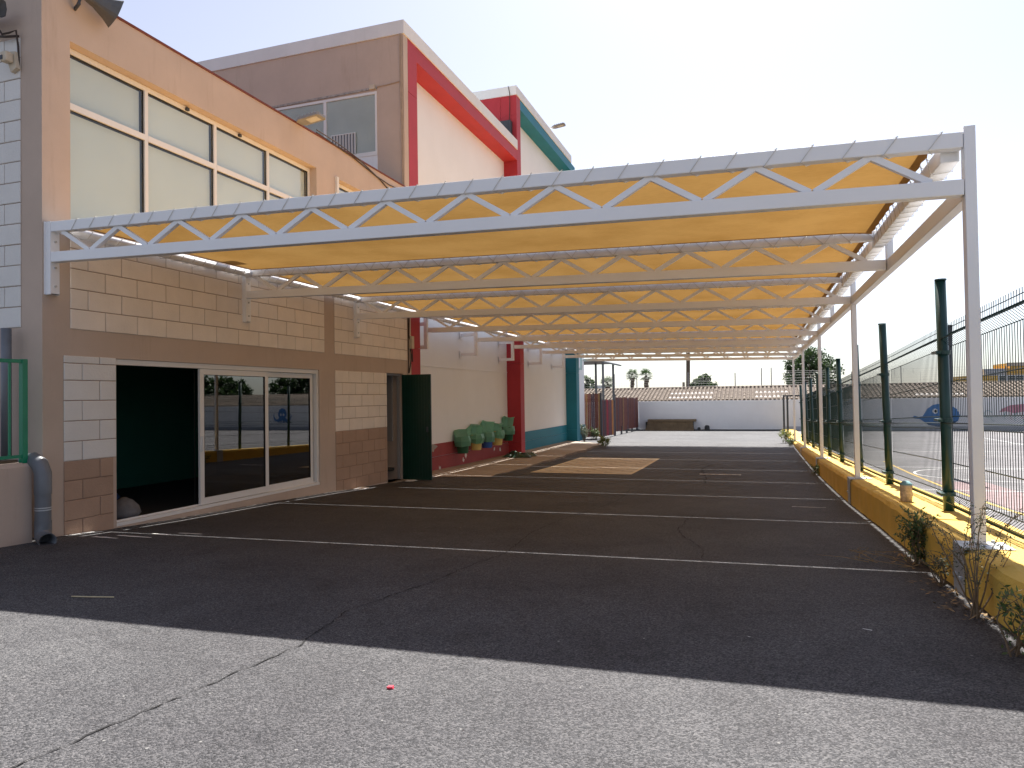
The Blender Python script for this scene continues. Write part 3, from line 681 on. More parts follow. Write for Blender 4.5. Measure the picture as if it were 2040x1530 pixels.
tag(cb.build('cable', 'cable'), 'tangle of dark cable under the corner loudspeaker horn', 'cable')
sg = thing('motion_sensor', -8.38, 6.08, 4.15, 'small cream motion sensor on the white block wall', 'sensor')
MB().prism([(-8.46, 4.24), (-8.29, 4.22), (-8.27, 4.02), (-8.36, 3.98)], 1, 6.06, 6.118).build('backplate', 'device_cream', sg)
MB().box(-8.42, -8.31, 5.97, 6.06, 4.08, 4.20).build('housing', 'device_cream', sg, bevel=.015)
MB().box(-8.41, -8.37, 5.962, 5.97, 4.10, 4.15).build('lens', 'dark_metal', sg)
def flood(x, y, z, label, sc=1.0):
    t = thing('floodlight', x, y, z, label, 'floodlight', 'floodlights on the roof edges')
    m = MB(); d = Vector((.78, .18, .12)); r = Vector((0, 1, 0))
    def P(a, b, c): return (x+a*sc, y+b*sc, z+c*sc+a*.12*sc)
    v = [P(.12, -.10, 0), P(.55, -.10, 0), P(.58, -.05, 0), P(.58, .16, 0), P(.55, .2, 0), P(.12, .2, 0), P(.02, .12, 0), P(.02, -.02, 0)]
    n = len(v); i = 0; m.v += v+[(a, b, c+.05*sc) for a, b, c in v]
    m.f += [tuple(reversed(range(n))), tuple(range(n, 2*n))]+[(k, (k+1) % n, n+(k+1) % n, n+k) for k in range(n)]
    m.build('housing', 'lamp_grey', t)
    g = MB(); g.quad(*[(a, b, c-.003) for a, b, c in (P(.26, -.04, 0), P(.26, .14, 0), P(.5, .14, 0), P(.5, -.04, 0))]); g.build('lens', 'lamp_glass', t)
    MB().tube([P(-.12, .05, .03), P(.06, .05, .03)], .03*sc, 8).build('arm', 'alu_white', t)
    for k in range(5): MB().box(x+(.16+k*.08)*sc, x+(.175+k*.08)*sc, y-.09*sc, y+.19*sc, z+(.05+.12*(.16+k*.08))*sc, z+(.085+.12*(.16+k*.08))*sc).build('fin', 'lamp_grey', t)
    return t
flood(-7.97, 11.1, 5.13, 'grey floodlight with pale lens on the peach parapet', .95)
flood(-7.92, 28.7, 11.3, 'small grey floodlight on the roof edge above the teal beam', 1.0)
cb = MB(); cb.tube([(-7.92, 11.7, 5.22), (-7.9, 12.4, 5.19), (-7.9, 13.2, 5.12), (-7.92, 14.0, 4.98), (-7.92, 14.6, 4.95), (-7.93, 15.3, 4.99)], .012); cb.tube([(-7.925, 11.7, 5.165), (-7.92, 13.0, 5.10), (-7.92, 14.1, 4.96), (-7.93, 14.7, 4.80)], .013)
tag(cb.build('cable', 'cable'), 'brown cables sagging along the peach parapet from the floodlight', 'cable')

# ------------------------------------------------------------------ kerb wall
KT = [(-6, -.85), (0, -1.0), (5, -1.135), (6.2, -1.18), (9, -1.27), (13, -1.435), (20, -1.69), (26.7, -1.9), (34, -2.09), (42, -2.16), (47.4, -2.2)]
def KZ(y): return lerp(y, KT)
kerb = thing('kerb_wall', 1.8, 15, -1.8, 'long yellow painted concrete kerb wall carrying the fence', 'kerb')
ys = [-5.0+3.2*k for k in range(17)]; ys[-1] = 47.3
for a, b in zip(ys, ys[1:]):
    m = MB(); n = 18; P = []
    for k in range(n+1):
        y = a+.004+(b-a-.008)*k/n; zt = KZ(y); e = 1.44+jit(.008)
        P.append([(e, y, zt-.8), (e, y, zt-.055+jit(.012)), (e+.03+jit(.012), y, zt-.012+jit(.008)), (e+.12, y, zt+.004+jit(.006)), (1.95, y, zt+jit(.004)), (2.17, y, zt-.01), (2.175, y, zt-.8)])
    for p, q in zip(P, P[1:]):
        for j in range(6): m.quad(p[j], p[j+1], q[j+1], q[j])
    m.quad(*P[0][::-1]); m.quad(*P[-1])
    m.build('kerb_section', 'curb_yellow', kerb)

# ------------------------------------------------------------------ canopy frame
ZL, ZR = 2.162, 1.959; XL, XRT = -7.86, 1.52
def TZ(x): return ZL+(ZR-ZL)*(x-XL)/(XRT-XL)     # top of the top chord
YC = [6.22+3.41*k for k in range(9)]
can = thing('shade_canopy_frame', -3.2, 20, -2, 'white steel lattice canopy frame between the school wall and the kerb posts', 'canopy')
ords = ['first', 'second', 'third', 'fourth', 'fifth', 'sixth', 'seventh', 'eighth', 'ninth']
tm = MB(); tm.beam((XL, 0, TZ(XL)-.06), (XRT-.002, 0, TZ(XRT)-.06), .10, .12); tm.beam((XL, 0, TZ(XL)-.42), (XRT-.002, 0, TZ(XRT)-.42), .10, .12)
t0 = bpy.data.meshes.new('truss'); t0.from_pydata([(x, y, z) for x, y, z in tm.v], [], tm.f); t0.materials.append(MATS['white_steel']); t0.update()
diags = []
for i in range(11):
    xb = -7.28+.86*i; a = (-7.71+.86*i, TZ(-7.71+.86*i)-.118); b = (xb-.015, TZ(xb)-.362); diags.append((a, b))
    if i < 10: diags.append(((xb+.015, TZ(xb)-.362), (-6.85+.86*i, TZ(-6.85+.86*i)-.118)))
dm = []
for a, b in diags:
    q = MB(); q.beam((a[0], 0, a[1]), (b[0], 0, b[1]), .05, .048, (0, 1, 0)); me = bpy.data.meshes.new('diagonal'); me.from_pydata(q.v, [], q.f); me.materials.append(MATS['white_steel']); me.update(); dm.append(me)
cw = wloc(can)
for k, yc in enumerate(YC):
    o = bpy.data.objects.new('truss', t0); C.objects.link(o); o.parent = can; o.location = Vector((0, yc, D))-cw
    md = o.modifiers.new('bevel', 'BEVEL'); md.width = .006; md.segments = 2
    for me in dm:
        d = bpy.data.objects.new('diagonal', me); C.objects.link(d); d.parent = o
    # right hand stub
    MB().box(1.523, 1.598, yc-.04, yc+.035, ZR-.36, ZR-.02).build('end_stub', 'white_steel', o)
    if k < 3:
        q = MB(); q.box(W+.001, W+.012, yc-.07, yc+.11, 1.30, 2.165); q.box(W+.012, W+.085, yc-.052, yc-.042, 1.30, 2.165); q.box(W+.012, W+.085, yc-.042, yc+.06, 1.30, 1.31)
        q.box(W+.075, W+.085, yc-.042, yc+.065, 1.30, 2.165); q.build('wall_bracket', 'white_steel', o)
        for z in (1.93, 1.40, 1.62):
            MB().tube([(W+.085, yc+.01, z), (W+.099, yc+.01, z)], .014, 8).build('bolt', 'galv_steel', o)
    else:
        q = MB(); q.box(-7.985, -7.895, yc-.04, yc+.05, 1.27, 2.15); q.box(R0+.04 if k not in (5,) else R0+.04, -7.985, yc-.038, yc+.048, 1.27, 1.36); q.box(R0+.04, -7.985, yc-.038, yc+.048, 1.86, 1.95); q.build('wall_bracket', 'white_steel', o)
        MB().box(R0+.026, R0+.04, yc-.09, yc+.1, 1.20, 1.43).build('wall_plate', 'white_steel', o)
        MB().box(R0+.026, R0+.04, yc-.09, yc+.1, 1.79, 2.02).build('wall_plate', 'white_steel', o)
m = MB(); m.box(1.526, 1.616, YC[0]+.05, YC[-1]+.05, 1.462, 1.598); m.build('edge_beam', 'white_steel', can, bevel=.006)
for a, b in zip(YC, YC[1:]):
    MB().box(1.385, 1.519, a+.052, b-.052, 1.765, 1.90).build('purlin', 'white_steel', can, bevel=.006)
    MB().tube([(-7.80, a+.052, 2.082), (-7.80, b-.052, 2.082)], .057, 16).build('purlin', 'white_steel', can, True)
for k in (0, 2, 4, 6, 8):
    yc = YC[k]; zt = KZ(yc)
    po = MB().box(1.522, 1.600, yc-.053, yc+.047, zt+.02, 2.0 if k == 0 else 1.461).build('post', 'white_steel', can, bevel=.005)
    MB().box(1.43, 1.76, yc-.14, yc+.14, zt+.006, zt+.02).build('base_plate', 'galv_steel', po)
    MB().box(1.422, 1.43, yc-.14, yc+.14, zt-.40, zt+.02).build('kerb_plate', 'galv_steel', po)
    for dy in (-.1, .1):
        MB().tube([(1.405, yc+dy*.8, zt-.22), (1.424, yc+dy*.8, zt-.22)], .016, 6).build('bolt', 'galv_steel', po)
        MB().tube([(1.68, yc+dy, zt+.02), (1.68, yc+dy, zt+.04)], .014, 6).build('bolt', 'galv_steel', po)

# ------------------------------------------------------------------ shade sails
for k in range(8):
    ya, yb = YC[k]+.05+.060, YC[k+1]-.05-.050
    xa, xb = -7.70, 1.365
    lab = 'ochre shade sail laced between the %s and %s trusses counted from the corner pilaster' % (ords[k], ords[k+1])
    sl = thing('shade_sail', -3.2, (ya+yb)/2, 1.9, lab, 'shade sail', 'ochre shade sails under the canopy')
    def SP(u, v, dz=0.0):
        x = xa+(xb-xa)*u; y = ya+(yb-ya)*v
        sag = .05*math.sin(math.pi*v)*math.sin(math.pi*min(1, max(0, u)))
        sc = .012*math.cos(u*math.pi*2*14)*(1-abs(2*v-1))**0
        ex = 0
        if u > .999: x += -.012+.012*math.cos(v*2*math.pi*11)
        if k == 7 and v > .999: y += -.05*max(0, math.sin(u*9.5))
        return (x, y, TZ(x)-.027-sag-.02*max(0, (u-.97)/.03)+dz)
    m = MB(); m.grid(lambda u, v: SP(u, v), 56, 24); m.build('fabric', 'sail', sl, True)
    hm = MB(); hw = .06
    hm.grid(lambda u, v: SP(u, v*hw/(yb-ya), -.004), 56, 1); hm.grid(lambda u, v: SP(u, 1-v*hw/(yb-ya), -.004), 56, 1)
    hm.grid(lambda u, v: SP(u*hw/(xb-xa), v, -.005), 1, 24); hm.grid(lambda u, v: SP(1-u*1.35*hw/(xb-xa), v, -.005), 1, 24)
    hm.build('hem', 'hem', sl)
    # lacing: rope wound round the two top chords and the two purlins
    rp = MB()
    for side, yc, ye in ((0, YC[k], ya), (1, YC[k+1], yb)):
        s = -1 if side == 0 else 1
        pts = []; x = xa+.12+.07*side; st = .29
        off = .006+.006*side
        while x < xb-.05:
            t = TZ(x); yy = yc+s*(.05+off); yo = yc-s*(.05+off)
            pts += ([(x, ye-s*.01, t-.045), (x+.08, yo, t+off), (x+.15, yy, t+off), (x+.05, yy, t-.12-off), (x+.10, yo, t-.12-off)] if side == 0 else
                    [(x, ye-s*.01, t-.045), (x+.04, yo, t+off), (x+.18, yo, t-.12-off), (x+.20, yy, t-.12-off), (x+.24, yy, t+off)])
            x += st+jit(.02)
        rp.tube(pts, .0045, 4, False)
    for side, xc in ((0, -7.80), (1, 1.452)):
        s = -1 if side == 0 else 1; y = ya+.06; xe = xa if side == 0 else xb; pts = []
        rr = .062 if side == 0 else .074; zc = 2.082 if side == 0 else 1.832
        while y < yb-.08:
            pts += [(xe-s*.01, y, TZ(xe)-.04), (xc-s*rr, y+.05, zc+rr), (xc+s*rr, y+.09, zc+rr*.9), (xc+s*rr, y+.13, zc-rr), (xc-s*rr, y+.17, zc-rr)]
            y += .215+jit(.015)
        rp.tube(pts, .0045, 4, False)
    rp.build('lacing_rope', 'rope', sl)

# ------------------------------------------------------------------ wire fence on the kerb
fen = thing('wire_fence', 1.95, 18, -1.4, 'green welded wire mesh fence with round posts on the yellow kerb', 'fence')
FX = 1.93
def fence_profile():
    # (dx, z above kerb) of one vertical wire with its three folds
    P = [(0, .02), (0, .03), (-.0, .05), (-.075, .10), (0, .16)]
    P += [(0, .90), (-.09, .96), (0, 1.03), (0, 1.62), (0, 1.72), (-.085, 1.80), (0, 1.86), (0, 1.98)]
    return P
prof = [(-.0, .02), (-.075, .08), (0, .15), (0, .84), (-.085, .90), (0, .97), (0, 1.70), (-.085, 1.78), (0, 1.84), (0, 1.95)]
hz = [(0, .02), (-.075, .08), (0, .15), (0, .48), (0, .84), (-.085, .90), (0, .97), (0, 1.33), (0, 1.70), (-.085, 1.78), (0, 1.84), (-.0, 1.90)]
FPY = [4.9+3.62*k for k in range(9)]; FPY[0] = 4.0; FPY = [4.95, 8.55, 12.05, 15.25, 18.4, 21.4, 24.4, 27.4, 30.4, 33.6]
lean = [.0, .0, .0, .0, .0, 0, 0, 0, 0]
def panel_wires(a, b):
    m = MB(); n = int((b-a)/.062)
    for k in range(n+1):
        y = a+(b-a)*k/n; z = KZ(y)+.02
        m.tube([(FX+dx, y, z+h) for dx, h in prof], .0040, 4, False)
    for dx, h in hz:
        m.tube([(FX+dx-.004, a+(b-a)*t/4, KZ(a+(b-a)*t/4)+.02+h) for t in range(5)], .0055, 4, False)
    return m
for a, b in zip([1.4]+FPY, FPY):
    tag(panel_wires(a+.04, b-.04).build('wire_panel', 'green_wire', fen), kind='stuff')
for i, y in enumerate(FPY):
    z = KZ(y); lx = random.uniform(-.06, -.01); xx = FX-.045
    po = MB().tube([(xx, y, z-.02), (xx+lx*.4, y, z+1.0), (xx+lx, y+jit(.03), z+2.42)], [.052, .052, .052], 14).build('fence_post', 'green_pvc', fen, True)
    for h in (.18, .95, 1.66):
        q = MB().tube([(xx+lx*h/2.4, y, z+h-.02), (xx+lx*h/2.4, y, z+h+.02)], .066, 14); q.box(xx-.09+lx*h/2.4, xx-.04+lx*h/2.4, y-.1, y+.1, z+h-.014, z+h+.014); q.build('clamp', 'green_pvc', po)
    MB().tube([(xx+lx, y, z+2.42), (xx+lx, y, z+2.435)], .056, 14).build('cap', 'green_pvc', po)
q = MB().tube([(FX+2.3, 19.0, -2.05), (FX+2.35, 19.1, .2), (FX+2.42, 19.2, 1.55)], [.075, .07, .055], 10)
tag(q.build('leaning_pole', 'dark_metal'), 'dark leaning pole standing on the court behind the fence', 'pole')
# mottled tan cylinder with a teal top on the kerb
bt = thing('tan_cylinder', 1.62, 9.35, KZ(9.35), 'mottled tan cup with a blue rim on the yellow kerb', 'cylinder')
MB().lathe((1.63, 9.35, KZ(9.35)+.005), [(.0, 0), (.06, 0), (.068, .08), (.062, .15), (.069, .19), (.064, .195)], 14).build('body', 'mottled_tan', bt, True)
MB().lathe((1.63, 9.35, KZ(9.35)+.192), [(.067, 0), (.066, .02), (.05, .03), (.03, .05), (.0, .045)], 14).build('teal_top', 'mural_teal', bt, True)

# ------------------------------------------------------------------ weeds
def leafquad(m, p, d, ln, wd, upv):
    d = d.normalized(); r = d.cross(upv)
    if r.length < .01: r = d.cross(Vector((1, 0, 0)))
    r.normalize(); a = p; b = p+d*ln*.5+r*wd/2; c = p+d*ln; e = p+d*ln*.5-r*wd/2
    m.quad(a, b, c, e)
def rnd(): return Vector((random.gauss(0, 1), random.gauss(0, 1), random.gauss(0, 1))).normalized()
def weed(x, y, z, h, spread, stems, leaves, label, leafm='leaf_weed', ln=.05, lean_=(0, 0)):
    t = thing('weed', x, y, z, label, 'weed', 'weeds along the kerb and pavement')
    st = MB(); lf = MB()
    for s in range(stems):
        a = random.uniform(0, 6.28); rr = spread*random.uniform(.2, 1)
        tip = Vector((x+math.cos(a)*rr+lean_[0], y+math.sin(a)*rr+lean_[1], z+h*random.uniform(.6, 1.05)))
        b0 = Vector((x+jit(.03+.45*spread*(leafm != 'leaf_grey')), y+jit(.03+.45*spread*(leafm != 'leaf_grey')), z-.01)); mid = b0.lerp(tip, .5)+Vector((jit(.06), jit(.06), .04)); pts = [b0, b0.lerp(mid, .5)+Vector((jit(.02), jit(.02), 0)), mid, mid.lerp(tip, .5)+Vector((jit(.03), jit(.03), 0)), tip]
        st.tube(pts, [.006, .005, .004, .003, .0015], 4, False)
        for q in range(4):
            c = mid.lerp(tip, random.random()); e = c+Vector((jit(.14), jit(.14), random.uniform(.0, .12))); st.tube([c, c.lerp(e, .5)+Vector((jit(.02), jit(.02), .01)), e], [.003, .002, .001], 3, False)
            for _ in range(leaves//(stems*6)+1):
                leafquad(lf, c.lerp(e, random.random()), rnd()+Vector((0, 0, .3)), ln*random.uniform(.5, 1.2), ln*.4, Vector((jit(1), jit(1), 1)))
        for _ in range(leaves//stems):
            c = (pts[1] if leafm == 'leaf_grey' else b0+Vector((0, 0, .02))).lerp(tip, random.random()**.9)+Vector((jit(.03), jit(.03), abs(jit(.03))))
            leafquad(lf, c, rnd()+Vector((0, 0, .3 if leafm != 'grass' else 1.6)), ln*random.uniform(.5, 1.2), ln*(.4 if leafm != 'grass' else .13), Vector((jit(1), jit(1), 1)))
    tag(st.build('stem', 'twig', t), kind='stuff'); tag(lf.build('leaf', leafm, t), kind='stuff')
    return t
weed(1.33, 5.42, G(1.33, 5.42), .78, .30, 11, 520, 'tall dry spindly weed in front of the foremost kerb post plate', 'leaf_grey', .022, (.02, .12))
weed(1.38, 7.45, G(1.38, 7.45), .46, .13, 14, 520, 'dense dark green weed clump against the yellow kerb', 'leaf_weed', .05)
weed(1.36, 6.45, G(1.36, 6.45), .24, .09, 7, 120, 'small dry weed tuft beside the foremost kerb post plate', 'leaf_grey', .03)
weed(1.25, 33.6, G(1.2, 33.6), .5, .35, 16, 420, 'sunlit weed clump at the foot of the farthest kerb post', 'grass', .10)
weed(1.3, 31.6, G(1.2, 31.6), .3, .25, 10, 200, 'low weed beside the farthest stretch of shaded kerb', 'leaf_weed', .08)
weed(1.36, 19.1, G(1.3, 19.1), .22, .12, 8, 120, 'little weed at the kerb under the third canopy post', 'leaf_weed', .06)
weed(-6.05, 29.4, G(-6.05, 29.4), .42, .3, 14, 380, 'grassy tuft at the broken end of the pavement', 'grass', .11)
weed(-7.95, 33.9, G(-8, 33.9), .85, .38, 16, 520, 'flowering weed under the white annex wall', 'leaf_grey', .07)
weed(-7.7, 35.3, G(-7.7, 35.3), .6, .35, 12, 360, 'bushy weed beside the plank fence', 'leaf_weed', .08)
weed(1.36, 4.6, G(1.36, 4.6), .3, .12, 7, 140, 'small weed at the kerb beside the tall dry weed', 'leaf_weed', .04)
# dry litter at the kerb
m = MB()
for _ in range(130):
    y = random.uniform(5.2, 6.7) if random.random() < .6 else random.uniform(7.2, 8.0); x = 1.40-abs(random.gauss(0, .12)); p = Vector((x, y, G(x, y)+.012))
    leafquad(m, p, Vector((jit(1), jit(1), jit(.3))), random.uniform(.03, .09), random.uniform(.01, .03), Vector((0, 0, 1)))
for _ in range(14):
    y = random.uniform(7.1, 7.9); x = 1.3-random.random()*.45; p = Vector((x, y, G(x, y)+.02)); m.tube([p, p+Vector((jit(.2)-.1, jit(.15), .03+abs(jit(.04)))), p+Vector((jit(.3)-.2, jit(.2), .02+abs(jit(.08))))], [.004, .003, .001], 3, False)
tag(m.build('dry_litter', 'dry_leaf'), 'dry leaves and twigs along the kerb foot', kind='stuff')
tag(MB().tube([(-4.95, 4.05, G(-4.95, 4.05)+.008), (-4.80, 4.08, G(-4.8, 4.08)+.009), (-4.62, 4.13, G(-4.62, 4.13)+.008)], .005, 5).build('straw', 'straw'), 'thin pale straw lying on the shaded asphalt', 'straw')
m = MB(); m.box(-1.745, -1.72, 3.13, 3.155, G(-1.73, 3.14)+.001, G(-1.73, 3.14)+.012); m.v = [(x+jit(.006), y+jit(.006), z) for x, y, z in m.v]
tag(m.build('scrap', 'red_bit'), 'tiny red plastic scrap on the sunlit asphalt', 'scrap')

# ------------------------------------------------------------------ bins on the wall
def bin_(y, z0, mat, label, h=.45, r=.205, bagmode=0):
    x = R0+.05+r; t = thing('litter_bin', x, y, z0, label, 'bin', 'bins with green liners on the red base course')
    MB().lathe((x, y, z0), [(0, 0), (r*.76, 0), (r*.78, .01), (r, h), (r*1.06, h), (r*1.06, h+.02), (r*.97, h+.02), (r*.75, .03)], 20).build('body', mat, t, True)
    MB().box(R0+.036, R0+.06, y-.05, y+.05, z0+h-.12, z0+h+.02).build('hook', 'galv_steel', t)
    b = MB(); n = 8; ang = [2*math.pi*(k_+.3)/n+jit(.2) for k_ in range(n)]; a0 = 2.25; fx, fy = -math.cos(a0), -math.sin(a0)
    def ring(q, z, jz):
        i_ = len(b.v)
        for a in ang: b.v.append((max(R0+.03, x+r*q*(1+jit(.07))*math.cos(a)), y+r*q*(1+jit(.07))*math.sin(a), z0+z+jit(jz)))
        return i_
    r0 = ring(1.18, h-.23, .05); r1 = ring(1.30, h-.10, .02); r2 = ring(1.12, h+.05, .015)
    for p, q in ((r0, r1), (r1, r2)):
        for k_ in range(n): b.f.append((p+k_, p+(k_+1) % n, q+(k_+1) % n, q+k_))
    back = sorted([k_ for k_ in range(n) if math.cos(ang[k_]-a0) > -.15], key=lambda k_: math.sin(ang[k_]-a0))
    hi = {}; lip = {}
    for e, k_ in enumerate(back):
        bx_, by_, bz_ = b.v[r2+k_]; w_ = max(0, math.cos(ang[k_]-a0)); hh = .20+.04*w_+jit(.07)+(.08*w_ if bagmode == 2 else 0)
        hi[k_] = len(b.v); b.v.append((max(R0+.03, bx_+(.22+jit(.2))*math.cos(ang[k_])*r), by_+(.22+jit(.2))*math.sin(ang[k_])*r, bz_+hh+jit(.02)))
    reach = {0: 1.9, 1: 1.25, 2: .75}[bagmode]*r; drop = {0: .20, 1: .03, 2: -.03}[bagmode]
    for k_ in back:
        vx, vy, vz = b.v[hi[k_]]; w_ = .45+.55*max(0, math.cos(ang[k_]-a0))
        lip[k_] = len(b.v); b.v.append((vx+fx*reach*w_+jit(.02), vy+fy*reach*w_+jit(.02), vz-drop+jit(.025)))
    for p, q in zip(back, back[1:]):
        b.f.append((r2+p, r2+q, hi[q], hi[p])); b.f.append((hi[p], hi[q], lip[q], lip[p]))
    if bagmode == 0:
        front = [k_ for k_ in range(n) if k_ not in back]; seq = [back[0]]+sorted(front, key=lambda k_: -((ang[k_]-a0) % (2*math.pi)))+[back[-1]]
        c = len(b.v); b.v.append(tuple((Vector(b.v[lip[back[len(back)//2]]])+Vector((0, 0, -.02)))))
        for p, q in zip(seq, seq[1:]): b.f.append((r2+p, r2+q, c))
    b.build('liner', 'bag_green', t)
    m_ = MB(); m_.lathe((x, y, z0+h-.04), [(r*1.05, 0), (0, .0)], 16); m_.build('mouth_shade', 'room_dark', t)  # dark disc below the rim stands for the shaded inside of the bin
bin_(19.35, -1.62, 'bin_green', 'dark green wall bin with green liner, first from the green door', bagmode=0)
bin_(20.4, -1.60, 'bin_yellow', 'pale yellow wall bin with green liner beside the blue bin and the green bin', bagmode=1)
bin_(21.35, -1.60, 'bin_blue', 'blue wall bin with green liner between two yellow bins', bagmode=2)
bin_(22.3, -1.58, 'bin_yellow', 'pale yellow wall bin with green liner, between the blue bin and the red pillar', bagmode=1)
bin_(23.4, -1.50, 'bin_green', 'wall bin under a bulging green liner, half hidden before the red pillar', bagmode=2)
# crumpled tarpaulin
m = MB()
def TP(u, v):
    x = -8.15+.95*u; y = 22.55+1.1*v; e = min(1, 5*min(u, 1-u, v, 1-v))
    z = PZ(y)+.012+e*(.06+.11*abs(math.sin(u*7+2.2*math.sin(v*5)))*(.5+.5*math.sin(v*4+u*3))+.05*abs(math.sin(v*13+u*5)))
    return (x+.05*math.sin(v*11)+jit(.01), y+.06*math.sin(u*9), z)
m.grid(TP, 26, 26); tag(m.build('tarpaulin', 'tarp', smooth=True), 'crumpled dark green tarpaulin heap on the pavement by the red pillar', 'tarpaulin')
# whitewashed stones by the door
for (x, y, s_) in ((-7.86, 13.05, .2), (-7.70, 15.05, .16)):
    b = MB(); b.lathe((x, y, PZ(y)-.02), [(s_, 0), (s_*.9, .03), (s_*.6, .055), (s_*.2, .06), (0, .055)], 11); b.v = [(vx+jit(.03), y+(vy-y)*1.7+jit(.03), vz) for vx, vy, vz in b.v]
    tag(b.build('rag', 'white_render', smooth=True), 'crumpled white rag on the ground before the brown block pier' if y < 14 else 'crumpled white rag under the open green door', 'rag')

# ------------------------------------------------------------------ plank fence, canopy and bench far left
pf = thing('plank_fence', -7.6, 41, -2.2, 'tall reddish brown plank fence with red and orange boards', 'fence')
def plank_run(p, q, n, ztop, zbot, mats, wfac=.86):
    p = Vector(p); q = Vector(q); d = (q-p)/n; L = d.length; dn = d.normalized(); r = Vector((dn.y, -dn.x))
    for k in range(n):
        a = p+d*k; b = a+dn*(L*wfac); y = a.y; zb = G(a.x, a.y)+zbot+jit(.02); zt = G(a.x, a.y)+ztop+jit(.03)
        m = MB(); th = .024
        c = [(a.x, a.y), (b.x, b.y), (b.x+r.x*th, b.y+r.y*th), (a.x+r.x*th, a.y+r.y*th)]
        m.prism(c, 2, zb, zt); m.build('plank', mats(k), pf)
    for h in (.35, ztop-.3):
        m = MB(); m.beam((p.x-r.x*.03, p.y-r.y*.03, G(p.x, p.y)+h), (q.x-r.x*.03, q.y-r.y*.03, G(q.x, q.y)+h), .04, .06); m.build('rail', 'rust_wood', pf)
def fpost(x, y, h): MB().box(x-.05, x+.05, y-.05, y+.05, G(x, y)-.05, G(x, y)+h).build('fence_post', 'dark_metal', pf)
mixm = ['rust_wood', 'plank_purple', 'rust_wood', 'plank_ochre', 'rust_wood', 'plank_purple', 'rust_wood']
plank_run((-8.5, 36.3), (-7.75, 36.75), 9, 2.35, .1, lambda k: mixm[(k*3) % 7])
fpost(-7.72, 36.85, 2.4)
plank_run((-7.72, 37.0), (-7.55, 39.6), 14, 2.02, .08, lambda k: ['plank_purple', 'rust_wood', 'plank_purple', 'plank_purple', 'rust_wood', 'plank_red', 'plank_red', 'plank_purple', 'rust_wood', 'plank_purple', 'rust_wood', 'plank_orange', 'plank_ochre', 'plank_purple'][k])
fpost(-7.54, 39.7, 2.35)
plank_run((-7.54, 39.85), (-7.42, 47.2), 30, 2.15, .22, lambda k: mixm[(k*5) % 7] if k % 3 == 0 else 'rust_wood')
for y in (41.5, 43.3, 45.2, 47.2): fpost(-7.5, y, .5)
cn = thing('steel_shelter', -9.6, 45, -2.2, 'dark steel shelter with flat roof behind the plank fence', 'shelter')
m = MB(); m.prism([(-12.5, 2.12), (-8.9, 2.12), (-8.45, 1.95), (-8.45, 2.05), (-8.9, 2.24), (-12.5, 2.24)], 1, 41.5, 47.2); m.build('roof', 'dark_metal', cn)
for x, y in ((-9.72, 45), (-8.6, 45), (-8.6, 41.8), (-11.2, 45)): MB().box(x-.06, x+.06, y-.06, y+.06, -2.3, 2.1).build('post', 'dark_metal', cn)
bn = thing('block_bench', -5.3, 47, -2.3, 'brown block built bench with slab top against the white wall', 'bench')
for r_ in range(3):
    n = 6; x0, x1 = -6.88, -3.82; off = .25 if r_ % 2 else 0
    cuts = [x0+.06*r_]+[x0+.51*k+off for k in range(1, n)]+[x1-.02*r_]
    for a, b in zip(cuts, cuts[1:]): MB().box(a+.006, b-.006, 46.75+.03*r_, 47.2, -2.32+.20*r_+.004, -2.32+.20*(r_+1)-.004).build('block', 'bench_brown', bn)
MB().box(-6.87, -3.85, 46.86, 47.2, -2.31, -1.73).build('core', 'room_dark', bn)
MB().box(-6.72, -3.68, 46.72, 47.25, -1.715, -1.57).build('slab', 'bench_brown', bn)
for (x, s_, lab) in ((-3.5, .1, 'low black lump beside the block bench'), (-3.0, .16, 'small black stub at the foot of the white far wall')):
    b = MB().lathe((x, 46.9, G(x, 46.9)), [(s_, 0), (s_*.95, s_*1.6), (s_*.6, s_*2.1), (0, s_*2.15)], 10); tag(b.build('drain_stub', 'room_dark', smooth=True), lab, 'stub')

# ------------------------------------------------------------------ far boundary wall with murals, tiled roof
fwl = thing('boundary_wall', 3, 47.4, -2.3, 'long white boundary wall with painted sea animals at the end of the yard', 'wall')
m = MB(); m.box(-12, 32, 47.3, 47.6, -2.6, -.40); m.build('wall', 'white_render', fwl)
MB().box(1.6, 32, 47.285, 47.3, -2.6, -2.05).build('grey_base', 'mural_base', fwl)
MB().box(-12, 1.6, 47.285, 47.3, -2.6, -2.24).build('foot_shadow', 'room_dark', fwl)  # thin dark strip painted as the shadow along the wall foot
def blob(pts, mat, y, name='mural'):
    m = MB(); m.prism(pts, 1, y, y+.004); return m.build(name, mat, fwl)
def ell(cx, cz, a, b, n=28, t0=0): return [(cx+a*math.cos(2*math.pi*k/n+t0), cz+b*math.sin(2*math.pi*k/n+t0)) for k in range(n)]
# whale: round head to the right, tail rising to the left
whale = [(8.75, -1.42), (8.98, -1.50), (9.2, -1.46), (9.30, -1.30), (9.45, -1.02), (9.75, -.80), (10.15, -.72), (10.6, -.80), (10.95, -1.05), (11.1, -1.4), (11.0, -1.75), (10.6, -2.0), (10.0, -2.08), (9.5, -1.98), (9.22, -1.75), (9.05, -1.62), (8.85, -1.60), (8.62, -1.55), (8.7, -1.5)]
blob(whale, 'mural_blue', 47.280)
blob([(9.25, -1.78), (9.6, -1.9), (10.2, -1.96), (10.8, -1.85), (10.95, -1.72), (10.6, -2.0), (10.0, -2.08), (9.5, -1.98)], 'mural_dark', 47.276)
blob(ell(9.85, -1.17, .13, .15), 'mural_white', 47.276); blob(ell(9.87, -1.17, .07, .09), 'mural_black', 47.271)
blob([(9.9, -1.62), (10.3, -1.7), (10.75, -1.62), (10.72, -1.67), (10.3, -1.76), (9.9, -1.67)], 'mural_black', 47.276)
